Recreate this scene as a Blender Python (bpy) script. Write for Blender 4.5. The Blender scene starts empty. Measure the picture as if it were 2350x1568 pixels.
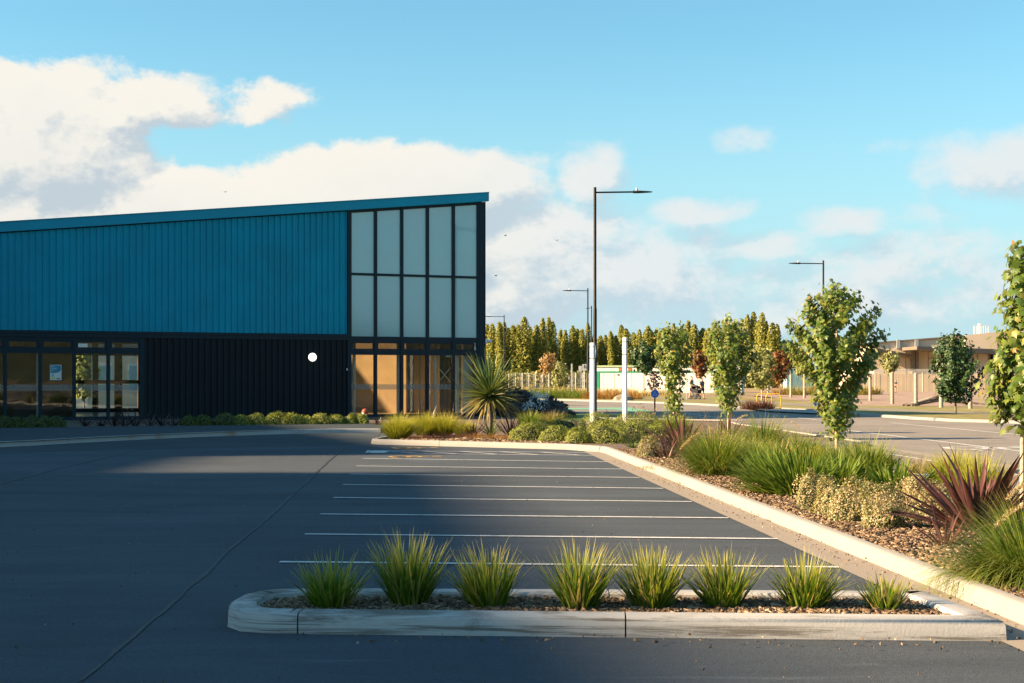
import bpy, bmesh, math, random
import numpy as np
from mathutils import Vector, Matrix, Quaternion

random.seed(7)
RNG = np.random.default_rng(11)
SC = bpy.context.scene
COL = SC.collection
R = math.radians

# ------------------------------------------------------------------ camera
CAM_H, F, HX, HY = 1.65, 3400.0, 1175.0, 871.0      # photo measured at 2350 px width: focal length, horizon row
cam_d = bpy.data.cameras.new('camera')
cam = bpy.data.objects.new('camera', cam_d)
COL.objects.link(cam)
cam.location = (0, 0, CAM_H)
cam.rotation_euler = (R(90), 0, 0)
cam_d.sensor_width = 36
cam_d.lens = 36 * F / 2350
cam_d.shift_y = 87 / 2350
cam_d.clip_end = 20000
cam_d.clip_start = 0.1
SC.camera = cam

# ------------------------------------------------------------------ light
SUN_AZ, SUN_EL = R(9), R(23)          # direction the sunlight travels, seen from above, from +X towards +Y
trav = Vector((math.cos(SUN_EL) * math.cos(SUN_AZ), math.cos(SUN_EL) * math.sin(SUN_AZ), -math.sin(SUN_EL)))
sun_d = bpy.data.lights.new('sun', 'SUN')
sun_d.energy = 5.0
sun_d.angle = R(0.7)
sun_d.color = (1.0, 0.715, 0.43)
sun = bpy.data.objects.new('sun', sun_d)
sun.rotation_euler = trav.to_track_quat('-Z', 'Y').to_euler()
sun.location = (-60, -20, 60)
COL.objects.link(sun)

SC.view_settings.view_transform = 'Standard'
SC.view_settings.look = 'None'
SC.view_settings.exposure = 2.0
SC.view_settings.gamma = 1.0
SC.view_settings.use_curve_mapping = False
SC.cycles.max_bounces = 8
SC.cycles.transparent_max_bounces = 16

# ------------------------------------------------------------------ sky
world = bpy.data.worlds.new('World')
SC.world = world
world.use_nodes = True
wn, wl = world.node_tree.nodes, world.node_tree.links
wn.clear()


def N(tree, typ, **kw):
    n = tree.nodes.new(typ)
    for k, v in kw.items():
        setattr(n, k, v)
    return n


class NT:
    """small arithmetic helper over shader nodes"""
    def __init__(self, tree):
        self.t = tree

    def put(self, sock, v):
        if isinstance(v, bpy.types.NodeSocket):
            self.t.links.new(v, sock)
        elif v is not None:
            sock.default_value = v

    def m(self, op, a, b=None, c=None, clamp=False):
        n = N(self.t, 'ShaderNodeMath', operation=op, use_clamp=clamp)
        self.put(n.inputs[0], a)
        if b is not None:
            self.put(n.inputs[1], b)
        if c is not None:
            self.put(n.inputs[2], c)
        return n.outputs[0]

    def add(self, a, b): return self.m('ADD', a, b)
    def sub(self, a, b): return self.m('SUBTRACT', a, b)
    def mul(self, a, b): return self.m('MULTIPLY', a, b)
    def div(self, a, b): return self.m('DIVIDE', a, b)

    def ramp(self, v, lo, hi, a=0.0, b=1.0, smooth=True):
        n = N(self.t, 'ShaderNodeMapRange', interpolation_type='SMOOTHSTEP' if smooth else 'LINEAR')
        self.put(n.inputs[0], v)
        self.put(n.inputs[1], lo); self.put(n.inputs[2], hi); self.put(n.inputs[3], a); self.put(n.inputs[4], b)
        return n.outputs[0]

    def mix(self, f, a, b, blend='MIX'):
        n = N(self.t, 'ShaderNodeMix', data_type='RGBA', blend_type=blend)
        self.put(n.inputs[0], f)
        for i, v in ((6, a), (7, b)):
            self.put(n.inputs[i], (*v, 1) if isinstance(v, tuple) and len(v) == 3 else v)
        return n.outputs[2]

    def vec(self, x, y, z):
        n = N(self.t, 'ShaderNodeCombineXYZ')
        for i, v in enumerate((x, y, z)):
            self.put(n.inputs[i], v)
        return n.outputs[0]

    def noise(self, vec, scale, detail=4, rough=0.55, dist=0.0, out=0):
        n = N(self.t, 'ShaderNodeTexNoise')
        if vec is not None:
            self.t.links.new(vec, n.inputs['Vector'])
        n.inputs['Scale'].default_value = scale
        n.inputs['Detail'].default_value = detail
        n.inputs['Roughness'].default_value = rough
        n.inputs['Distortion'].default_value = dist
        return n.outputs[out]


W = NT(world.node_tree)
tc = N(world.node_tree, 'ShaderNodeTexCoord')
sep = N(world.node_tree, 'ShaderNodeSeparateXYZ')
wl.new(tc.outputs['Generated'], sep.inputs[0])
sx, sy, sz = sep.outputs
az = W.m('ARCTAN2', sx, sy)
el = W.m('ARCSINE', sz)


def cloud_density(az, el):
    """billows that follow a coverage map laid out over the whole sky dome in azimuth and elevation"""
    p = W.vec(W.mul(az, 1.0), W.mul(el, 1.45), 0.37)
    big = W.add(W.mul(W.noise(p, 9.0, 9, 0.62, 0.0), 0.62), W.mul(W.noise(p, 27.0, 8, 0.62, 0.2), 0.38))
    cov = None
    # (azimuth, elevation, half width, half height, strength) of the cloud banks, radians
    banks = [(-0.330, 0.150, 0.115, 0.062, 0.72), (-0.235, 0.178, 0.075, 0.024, 0.55), (-0.36, 0.10, 0.10, 0.05, 0.72), (-0.165, 0.180, 0.060, 0.026, 0.50),
             (-0.08, 0.128, 0.130, 0.036, 0.72), (0.055, 0.138, 0.034, 0.026, 0.62), (-0.19, 0.098, 0.22, 0.045, 0.72), (0.0, 0.085, 0.09, 0.06, 0.52), (0.09, 0.085, 0.13, 0.055, 0.44), (0.20, 0.06, 0.20, 0.04, 0.40),
             (0.155, 0.157, 0.030, 0.014, 0.46), (0.245, 0.150, 0.065, 0.010, 0.36), (0.33, 0.138, 0.095, 0.030, 0.56),
             (0.125, 0.112, 0.055, 0.014, 0.54), (0.15, 0.089, 0.070, 0.015, 0.54), (0.218, 0.104, 0.038, 0.016, 0.50), (0.275, 0.108, 0.045, 0.014, 0.34),
             (0.28, 0.080, 0.11, 0.028, 0.36), (0.14, 0.060, 0.20, 0.034, 0.27), (0.155, 0.047, 0.016, 0.010, 0.36), (0.30, 0.045, 0.05, 0.012, 0.32),
             (-0.9, 0.14, 0.25, 0.06, 0.5), (0.85, 0.12, 0.3, 0.05, 0.45), (1.6, 0.15, 0.4, 0.06, 0.45), (-1.8, 0.13, 0.4, 0.06, 0.45),
             (2.5, 0.16, 0.45, 0.07, 0.5), (-2.7, 0.12, 0.4, 0.06, 0.5)]
    for (a, e, wa, we, s) in banks:
        q = W.add(W.m('POWER', W.m('ABSOLUTE', W.div(W.sub(az, a), wa)), 2.6), W.m('POWER', W.m('ABSOLUTE', W.div(W.sub(el, e), we)), 2.6))
        g = W.mul(W.m('POWER', 2.718, W.mul(q, -1.0)), s)
        cov = g if cov is None else W.m('MAXIMUM', cov, g)
    low = W.ramp(el, 0.16, 0.02, 0.0, 0.16)
    return W.sub(W.add(W.add(cov, low), W.mul(W.sub(big, 0.5), 1.25)), 0.30)


den = cloud_density(az, el)
den2 = cloud_density(W.sub(az, 0.012), W.add(el, 0.016))     # a step towards the sun: how much cloud stands in its way
mask = W.ramp(den, -0.02, W.ramp(az, -0.08, 0.10, 0.12, 0.30))
lit = W.ramp(W.sub(den, den2), -0.12, 0.10)
lit = W.mul(lit, W.ramp(den, 0.75, 0.15, 0.75, 1.0))
warm = W.ramp(az, 0.12, -0.10)
c_lit = W.mix(warm, (4.1, 4.3, 4.35), (4.85, 4.6, 4.15))
c_dim = W.mix(warm, (2.75, 3.5, 3.95), (2.75, 3.15, 3.45))
cloud = W.mix(lit, c_dim, c_lit)
sky = N(world.node_tree, 'ShaderNodeTexSky', sky_type='NISHITA')
sky.sun_disc = False
sky.sun_elevation = SUN_EL
sky.sun_rotation = math.atan2(-trav.x, -trav.y)
sky.air_density = 1.1
sky.dust_density = 0.6
sky.ozone_density = 2.0
tint = W.mix(1.0, sky.outputs[0], (0.66, 1.02, 1.02), 'MULTIPLY')
tint = W.mix(W.ramp(el, 0.24, 0.0, 0.0, 0.85), tint, (2.55, 3.75, 4.4))
skyc = W.mix(W.mul(mask, 0.97), tint, cloud)
bg = N(world.node_tree, 'ShaderNodeBackground')
wl.new(skyc, bg.inputs[0])
bg.inputs[1].default_value = 0.05
world.cycles.sampling_method = 'MANUAL'
world.cycles.sample_map_resolution = 256
wo = N(world.node_tree, 'ShaderNodeOutputWorld')
wl.new(bg.outputs[0], wo.inputs[0])

# ------------------------------------------------------------------ helpers
def P(x, y, z=0.0):
    """point of the level surface at height z that the photo shows at (x, y) of its 2350 px wide copy"""
    d = (CAM_H - z) * F / (y - HY)
    return Vector(((x - HX) / F * d, d, z))


def D(x, d, z=0.0):
    return Vector(((x - HX) / F * d, d, z))


def ZY(y, d):
    return CAM_H + (HY - y) * d / F


def KX(x0, d):
    """X of a line parallel to the long kerb, x0 metres right of the camera at depth 0"""
    return x0 - 0.0585 * d


def tag(o, label=None, cat=None, group=None, kind=None):
    if label: o['label'] = label
    if cat: o['category'] = cat
    if group: o['group'] = group
    if kind: o['kind'] = kind
    return o


def empty(name, loc=(0, 0, 0), rz=0.0, label=None, cat=None, group=None, kind=None):
    o = bpy.data.objects.new(name, None)
    COL.objects.link(o)
    o.location = loc
    o.rotation_euler = (0, 0, rz)
    o.empty_display_size = 0.1
    return tag(o, label, cat, group, kind)


def link(name, me, parent=None, loc=None, rz=None):
    o = bpy.data.objects.new(name, me)
    COL.objects.link(o)
    if parent: o.parent = parent
    if loc is not None: o.location = loc
    if rz is not None: o.rotation_euler = (0, 0, rz)
    return o


def copy_tree(o, parent=None):
    c = o.copy()
    COL.objects.link(c)
    c.parent = parent
    for ch in list(o.children):
        copy_tree(ch, c)
    return c


class MB:
    """collects simple shapes and links them as one mesh"""
    def __init__(self):
        self.v, self.f = [], []

    def raw(self, vs, fs):
        b = len(self.v)
        self.v += [tuple(v) for v in vs]
        self.f += [tuple(i + b for i in f) for f in fs]
        return self

    def box(self, x0, x1, y0, y1, z0, z1, ch=0.0):
        if ch <= 0:
            vs = [(x, y, z) for z in (z0, z1) for y in (y0, y1) for x in (x0, x1)]
            return self.raw(vs, [(0, 2, 3, 1), (4, 5, 7, 6), (0, 1, 5, 4), (2, 6, 7, 3), (0, 4, 6, 2), (1, 3, 7, 5)])
        bm = bmesh.new()
        bmesh.ops.create_cube(bm, size=1)
        for v in bm.verts:
            v.co = Vector(((x0, x1)[v.co.x > 0], (y0, y1)[v.co.y > 0], (z0, z1)[v.co.z > 0]))
        bmesh.ops.bevel(bm, geom=bm.edges[:], offset=ch, segments=1, affect='EDGES')
        bm.verts.ensure_lookup_table()
        self.raw([v.co[:] for v in bm.verts], [[v.index for v in f.verts] for f in bm.faces])
        bm.free()
        return self

    def obox(self, c, ax, ay, az, hx, hy, hz):
        """oriented box: centre, unit axes, half sizes"""
        c, ax, ay, az = Vector(c), Vector(ax), Vector(ay), Vector(az)
        vs = [c + ax * (sx_ * hx) + ay * (sy_ * hy) + az * (sz_ * hz) for sz_ in (-1, 1) for sy_ in (-1, 1) for sx_ in (-1, 1)]
        return self.raw(vs, [(0, 2, 3, 1), (4, 5, 7, 6), (0, 1, 5, 4), (2, 6, 7, 3), (0, 4, 6, 2), (1, 3, 7, 5)])

    def bar(self, p, q, w, h):
        p, q = Vector(p), Vector(q)
        a = (q - p).normalized()
        up = Vector((0, 0, 1)) if abs(a.z) < 0.95 else Vector((0, 1, 0))
        s = a.cross(up).normalized()
        t = s.cross(a).normalized()
        return self.obox((p + q) / 2, a, s, t, (q - p).length / 2, w / 2, h / 2)

    def tube(self, pts, rad, n=10, cap=True):
        pts = [Vector(p) for p in pts]
        rad = [rad] * len(pts) if isinstance(rad, (int, float)) else list(rad)
        rings, vs, fs = [], [], []
        prev = None
        for i, p in enumerate(pts):
            a = (pts[min(i + 1, len(pts) - 1)] - pts[max(i - 1, 0)]).normalized()
            if prev is None:
                s = a.cross(Vector((0, 0, 1)) if abs(a.z) < 0.9 else Vector((1, 0, 0))).normalized()
            else:
                s = (prev - a * prev.dot(a)).normalized()
            prev = s
            t = a.cross(s)
            rings.append(len(vs))
            for k in range(n):
                th = 2 * math.pi * k / n
                vs.append(p + (s * math.cos(th) + t * math.sin(th)) * rad[i])
        for i in range(len(pts) - 1):
            for k in range(n):
                fs.append((rings[i] + k, rings[i] + (k + 1) % n, rings[i + 1] + (k + 1) % n, rings[i + 1] + k))
        if cap:
            fs.append(tuple(rings[0] + k for k in range(n))[::-1])
            fs.append(tuple(rings[-1] + k for k in range(n)))
        return self.raw(vs, fs)

    def lathe(self, prof, n=16, c=(0, 0, 0)):
        vs, fs = [], []
        for (r, z) in prof:
            for k in range(n):
                th = 2 * math.pi * k / n
                vs.append((c[0] + r * math.cos(th), c[1] + r * math.sin(th), c[2] + z))
        for i in range(len(prof) - 1):
            for k in range(n):
                fs.append((i * n + k, i * n + (k + 1) % n, (i + 1) * n + (k + 1) % n, (i + 1) * n + k))
        fs.append(tuple(range(n))[::-1])
        fs.append(tuple((len(prof) - 1) * n + k for k in range(n)))
        return self.raw(vs, fs)

    def prism(self, poly, z0, z1):
        n = len(poly)
        vs = [(p[0], p[1], z0) for p in poly] + [(p[0], p[1], z1) for p in poly]
        fs = [tuple(range(n))[::-1], tuple(range(n, 2 * n))] + [(i, (i + 1) % n, n + (i + 1) % n, n + i) for i in range(n)]
        return self.raw(vs, fs)

    def mesh(self, name, m, smooth=False):
        me = bpy.data.meshes.new(name)
        me.from_pydata(self.v, [], self.f)
        if m: me.materials.append(m)
        if smooth:
            me.polygons.foreach_set('use_smooth', [True] * len(me.polygons))
        me.validate()
        bm = bmesh.new(); bm.from_mesh(me)
        bmesh.ops.recalc_face_normals(bm, faces=bm.faces)
        bm.to_mesh(me); bm.free()
        if smooth:
            me.set_sharp_from_angle(angle=R(40))
        return me

    def build(self, name, m, parent=None, smooth=False, loc=None, rz=None):
        return link(name, self.mesh(name, m, smooth), parent, loc, rz)


def np_mesh(name, verts, faces, m, rnd=None, along=None, smooth=False):
    """verts (n,3), faces (k,3) or (k,4) as arrays; rnd / along: one float per vertex"""
    me = bpy.data.meshes.new(name)
    nv, nf, k = len(verts), len(faces), faces.shape[1]
    me.vertices.add(nv)
    me.vertices.foreach_set('co', np.ascontiguousarray(verts, dtype=np.float32).ravel())
    me.loops.add(nf * k)
    me.polygons.add(nf)
    me.polygons.foreach_set('loop_start', np.arange(0, nf * k, k, dtype=np.int32))
    me.loops.foreach_set('vertex_index', np.ascontiguousarray(faces, dtype=np.int32).ravel())
    me.update(calc_edges=True)
    if smooth:
        me.polygons.foreach_set('use_smooth', np.ones(nf, dtype=bool))
    for nm, arr in (('rnd', rnd), ('along', along)):
        if arr is not None:
            a = me.attributes.new(nm, 'FLOAT', 'POINT')
            a.data.foreach_set('value', np.ascontiguousarray(arr, dtype=np.float32))
    if m: me.materials.append(m)
    return me


# ------------------------------------------------------------------ materials
def shader(name):
    m = bpy.data.materials.new(name)
    m.use_nodes = True
    t = m.node_tree
    b = t.nodes['Principled BSDF']
    return m, NT(t), b


def mat(name, col, rough=0.6, var=0.12, scale=3.0, spec=0.4, metal=0.0, bump=0.0, bscale=40.0, second=None, sfac=0.5, sscale=1.0, coords='Object'):
    m, T, b = shader(name)
    tc_ = N(T.t, 'ShaderNodeTexCoord').outputs[coords]
    n = T.noise(tc_, scale, 5, 0.6)
    c = T.mix(T.ramp(n, 0.3, 0.7), tuple(v * (1 - var) for v in col), tuple(min(1, v * (1 + var)) for v in col))
    if second:
        n2 = T.noise(tc_, sscale, 5, 0.65, 0.3)
        c = T.mix(T.ramp(n2, 0.5, 0.72, 0, sfac), c, second)
    T.put(b.inputs['Base Color'], c)
    b.inputs['Roughness'].default_value = rough
    b.inputs['Specular IOR Level'].default_value = spec
    b.inputs['Metallic'].default_value = metal
    T.put(b.inputs['Roughness'], T.ramp(n, 0.2, 0.8, max(0.02, rough - 0.08), min(1, rough + 0.08)))
    if bump:
        bp = N(T.t, 'ShaderNodeBump')
        bp.inputs['Strength'].default_value = bump
        bp.inputs['Distance'].default_value = 0.01
        T.t.links.new(T.noise(tc_, bscale, 4, 0.6), bp.inputs['Height'])
        T.t.links.new(bp.outputs[0], b.inputs['Normal'])
    return m


def leafmat(name, cols, tip=None, tip_at=0.6, trans=0.35, rough=0.5, spec=0.35, back=None):
    """cols: list of (position, colour) over the leaf's own random number; tip: colour a blade takes towards its end"""
    m, T, b = shader(name)
    a = N(T.t, 'ShaderNodeAttribute', attribute_name='rnd')
    cr = N(T.t, 'ShaderNodeValToRGB')
    e = cr.color_ramp.elements
    e[0].position, e[0].color = cols[0][0], (*cols[0][1], 1)
    e[1].position, e[1].color = cols[-1][0], (*cols[-1][1], 1)
    for p, c in cols[1:-1]:
        x = e.new(p); x.color = (*c, 1)
    T.t.links.new(a.outputs['Fac'], cr.inputs[0])
    c = cr.outputs[0]
    if tip:
        al = N(T.t, 'ShaderNodeAttribute', attribute_name='along').outputs['Fac']
        c = T.mix(T.ramp(al, tip_at, 1.0, 0, 0.85), c, tip)
    if back:
        g = N(T.t, 'ShaderNodeNewGeometry').outputs['Backfacing']
        c = T.mix(T.mul(g, 0.75), c, back)
    T.put(b.inputs['Base Color'], c)
    b.inputs['Roughness'].default_value = rough
    b.inputs['Specular IOR Level'].default_value = spec
    tr = N(T.t, 'ShaderNodeBsdfTranslucent')
    T.t.links.new(T.mix(1.0, c, (1.25, 1.2, 0.55), 'MULTIPLY'), tr.inputs[0])
    mx = N(T.t, 'ShaderNodeMixShader')
    mx.inputs[0].default_value = trans
    T.t.links.new(b.outputs[0], mx.inputs[1]); T.t.links.new(tr.outputs[0], mx.inputs[2])
    T.t.links.new(mx.outputs[0], T.t.nodes['Material Output'].inputs[0])
    return m


def asphalt_mat(name, col, streak=1.0):
    m, T, b = shader(name)
    pos = N(T.t, 'ShaderNodeNewGeometry').outputs['Position']
    mp = N(T.t, 'ShaderNodeMapping')
    mp.inputs['Scale'].default_value = (0.25, 1.4, 1)
    mp.inputs['Rotation'].default_value = (0, 0, R(-4))
    T.t.links.new(pos, mp.inputs[0])
    wide = T.noise(pos, 0.22, 4, 0.6, 0.4)
    strk = T.noise(mp.outputs[0], 0.9, 6, 0.7, 0.5)
    grit = T.noise(pos, 95, 3, 0.7)
    grit2 = T.noise(pos, 30, 4, 0.75)
    vor = N(T.t, 'ShaderNodeTexVoronoi')
    vor.inputs['Scale'].default_value = 42
    T.t.links.new(pos, vor.inputs['Vector'])
    f = T.add(T.add(T.mul(T.sub(wide, 0.5), 1.0), T.mul(T.sub(strk, 0.5), 1.1 * streak)), T.add(T.mul(T.sub(grit, 0.5), 1.1), T.mul(T.sub(grit2, 0.5), 1.3)))
    c = T.mix(T.m('ADD', f, 0.5, clamp=True), tuple(v * 0.62 for v in col), tuple(v * 1.38 for v in col))
    # worn pale scuffs drawn out across the lot, and single pale stones
    sc_ = T.ramp(T.noise(mp.outputs[0], 2.3, 8, 0.78, 0.8), 0.58, 0.72, 0, 0.38 * streak)
    c = T.mix(sc_, c, tuple(min(1, v * 2.2) for v in col))
    rndc = T.noise(pos, 13, 2, 0.5)
    st = T.mul(T.ramp(vor.outputs['Distance'], 0.16, 0.08), T.ramp(rndc, 0.62, 0.70))
    c = T.mix(T.mul(st, 0.5), c, (0.38, 0.37, 0.35))
    T.put(b.inputs['Base Color'], c)
    b.inputs['Roughness'].default_value = 0.9
    b.inputs['Specular IOR Level'].default_value = 0.10
    bp = N(T.t, 'ShaderNodeBump')
    bp.inputs['Strength'].default_value = 0.9
    bp.inputs['Distance'].default_value = 0.008
    T.t.links.new(T.add(grit, T.mul(grit2, 0.6)), bp.inputs['Height'])
    T.t.links.new(bp.outputs[0], b.inputs['Normal'])
    return m


def concrete_mat(name, col, stain=(0.12, 0.10, 0.08), sfac=0.5, rust=0.0, long=False):
    m, T, b = shader(name)
    pos = N(T.t, 'ShaderNodeNewGeometry').outputs['Position']
    mp = N(T.t, 'ShaderNodeMapping')
    mp.inputs['Scale'].default_value = (1.0, 1.0, 5.0)
    T.t.links.new(pos, mp.inputs[0])
    n1 = T.noise(pos, 2.2, 6, 0.65)
    n2 = T.noise(mp.outputs[0], 1.3, 7, 0.7, 0.6)
    n3 = T.noise(pos, 60, 4, 0.7)
    c = T.mix(n1, tuple(v * 0.86 for v in col), tuple(min(1, v * 1.12) for v in col))
    c = T.mix(T.ramp(n2, 0.56, 0.76, 0, sfac), c, stain)
    c = T.mix(T.ramp(n3, 0.60, 0.75, 0, 0.28), c, tuple(v * 0.55 for v in col))
    if long:      # long smears of tyre rubber and grime with pale lime below
        mq = N(T.t, 'ShaderNodeMapping'); mq.inputs['Scale'].default_value = (0.55, 0.55, 16.0)
        T.t.links.new(pos, mq.inputs[0])
        sm = T.noise(mq.outputs[0], 1.0, 8, 0.72, 0.7)
        c = T.mix(T.ramp(sm, 0.48, 0.60, 0, 0.85), c, (0.115, 0.10, 0.08))
    if rust:
        c = T.mix(T.ramp(T.noise(pos, 0.55, 3, 0.5), 0.60, 0.68, 0, rust), c, (0.30, 0.16, 0.07))
    T.put(b.inputs['Base Color'], c)
    b.inputs['Roughness'].default_value = 0.85
    b.inputs['Specular IOR Level'].default_value = 0.25
    bp = N(T.t, 'ShaderNodeBump')
    bp.inputs['Strength'].default_value = 0.35
    bp.inputs['Distance'].default_value = 0.006
    T.t.links.new(T.add(n3, T.mul(n1, 2.0)), bp.inputs['Height'])
    T.t.links.new(bp.outputs[0], b.inputs['Normal'])
    return m


def glass_mat(name, tint=(0.82, 0.9, 0.9), refl=0.0, wav=0.02):
    m, T, b = shader(name)
    t = T.t
    t.nodes.remove(b)
    tr = N(t, 'ShaderNodeBsdfTransparent'); tr.inputs[0].default_value = (*tint, 1)
    gl = N(t, 'ShaderNodeBsdfGlossy'); gl.inputs['Roughness'].default_value = 0.01
    bp = N(t, 'ShaderNodeBump'); bp.inputs['Strength'].default_value = wav; bp.inputs['Distance'].default_value = 0.05
    t.links.new(T.noise(N(t, 'ShaderNodeNewGeometry').outputs['Position'], 1.6, 2, 0.5), bp.inputs['Height'])
    t.links.new(bp.outputs[0], gl.inputs['Normal'])
    fr = N(t, 'ShaderNodeFresnel'); fr.inputs[0].default_value = 1.5
    mx = N(t, 'ShaderNodeMixShader')
    t.links.new(T.m('ADD', fr.outputs[0], refl, clamp=True), mx.inputs[0])
    t.links.new(tr.outputs[0], mx.inputs[1]); t.links.new(gl.outputs[0], mx.inputs[2])
    t.links.new(mx.outputs[0], t.nodes['Material Output'].inputs[0])
    return m


M = {}
M['asphalt'] = asphalt_mat('asphalt', (0.068, 0.081, 0.095))
M['asphalt_old'] = asphalt_mat('asphalt_old', (0.225, 0.205, 0.182), 0.7)
M['asphalt_dark'] = asphalt_mat('asphalt_dark', (0.054, 0.066, 0.075))
M['seal'] = mat('joint_seal', (0.032, 0.034, 0.038), 0.7, 0.25, 6, coords='Object')
M['kerb'] = concrete_mat('kerb_concrete', (0.255, 0.25, 0.235), sfac=0.25)
M['kerb_dirty'] = concrete_mat('kerb_concrete_stained', (0.40, 0.395, 0.38), sfac=0.85, long=True)
M['kerb_rust'] = concrete_mat('kerb_concrete_rusty', (0.33, 0.33, 0.325), sfac=0.55, rust=0.7)
M['gutter'] = concrete_mat('gutter_concrete', (0.26, 0.225, 0.185), stain=(0.20, 0.15, 0.10), sfac=0.4)
M['paint_white'] = mat('road_paint_white', (0.55, 0.55, 0.54), 0.7, 0.10, 14, second=(0.16, 0.16, 0.165), sfac=0.75, sscale=9)
M['paint_yellow'] = mat('road_paint_yellow', (0.42, 0.27, 0.07), 0.7, 0.12, 14, second=(0.10, 0.09, 0.08), sfac=0.9, sscale=7)
M['paint_green'] = mat('road_paint_green', (0.13, 0.34, 0.22), 0.8, 0.15, 3)
M['soil'] = mat('bark_soil', (0.12, 0.085, 0.06), 0.95, 0.4, 9, bump=0.8, bscale=45)
M['lawn'] = mat('lawn', (0.19, 0.165, 0.045), 0.95, 0.3, 1.5, second=(0.34, 0.25, 0.10), sfac=0.7, sscale=0.12, bump=0.6, bscale=12)
M['lawn_green'] = mat('lawn_green', (0.10, 0.16, 0.035), 0.95, 0.3, 1.5, second=(0.20, 0.18, 0.06), sfac=0.5, sscale=0.5, bump=0.6, bscale=12)
M['dry'] = mat('dry_grassland', (0.25, 0.18, 0.09), 0.95, 0.3, 0.5, second=(0.20, 0.18, 0.06), sfac=0.6, sscale=0.05, bump=0.6, bscale=5)
M['dirt'] = mat('dirt', (0.29, 0.20, 0.15), 0.95, 0.25, 0.7, second=(0.30, 0.24, 0.12), sfac=0.5, sscale=0.3, bump=0.7, bscale=4)
M['teal'] = mat('teal_coated_steel', (0.001, 0.285, 0.42), 0.5, 0.10, 0.5, spec=0.15)
M['teal_fascia'] = mat('teal_fascia_steel', (0.001, 0.265, 0.40), 0.45, 0.06, 0.4, spec=0.2)
M['dark_clad'] = mat('dark_coated_steel', (0.010, 0.016, 0.021), 0.55, 0.15, 0.7, spec=0.15)
M['frame'] = mat('dark_window_frame', (0.004, 0.020, 0.032), 0.45, 0.1, 1.0, spec=0.2)
M['glass'] = glass_mat('window_glass')
M['glass_dark'] = glass_mat('top_light_glass', (0.45, 0.5, 0.52), 0.02)
M['white'] = mat('white_paint', (0.60, 0.59, 0.57), 0.5, 0.05, 3)
M['black'] = mat('black_coated_metal', (0.006, 0.007, 0.009), 0.5, 0.15, 4, spec=0.25)
M['steel'] = mat('galvanised_steel', (0.42, 0.43, 0.43), 0.45, 0.1, 6, metal=0.6)

# ------------------------------------------------------------------ ground, roads, kerbs
def sheet(name, poly, z, m, parent=None, kind='structure', label=None):
    bm = bmesh.new()
    vs = [bm.verts.new((p[0], p[1], z)) for p in poly]
    f = bm.faces.new(vs)
    f.normal_update()
    if f.normal.z < 0:
        f.normal_flip()
    bmesh.ops.triangulate(bm, faces=bm.faces[:])
    me = bpy.data.meshes.new(name); bm.to_mesh(me); bm.free()
    me.materials.append(m)
    o = link(name, me, parent)
    if parent is None:
        tag(o, label, None, None, kind)
    return o


def strip(name, pts, w, z, m, parent=None, jit=0.0):
    """flat ribbon along a polyline"""
    pts = [Vector((p[0], p[1], 0)) for p in pts]
    L, Rr = [], []
    for i, p in enumerate(pts):
        a = (pts[min(i + 1, len(pts) - 1)] - pts[max(i - 1, 0)]).normalized()
        s = Vector((-a.y, a.x, 0))
        ww = w * (1 + random.uniform(-jit, jit))
        L.append(p + s * ww / 2); Rr.append(p - s * ww / 2)
    b = MB()
    n = len(pts)
    b.raw([(v.x, v.y, z) for v in L + Rr], [(i, i + 1, n + i + 1, n + i) for i in range(n - 1)])
    return b.build(name, m, parent)


def densify(pts, step):
    out = []
    for a, b in zip(pts[:-1], pts[1:]):
        a, b = Vector(a[:2]), Vector(b[:2])
        k = max(1, int((b - a).length / step))
        out += [a.lerp(b, i / k) for i in range(k)]
    out.append(Vector(pts[-1][:2]))
    return out


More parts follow.
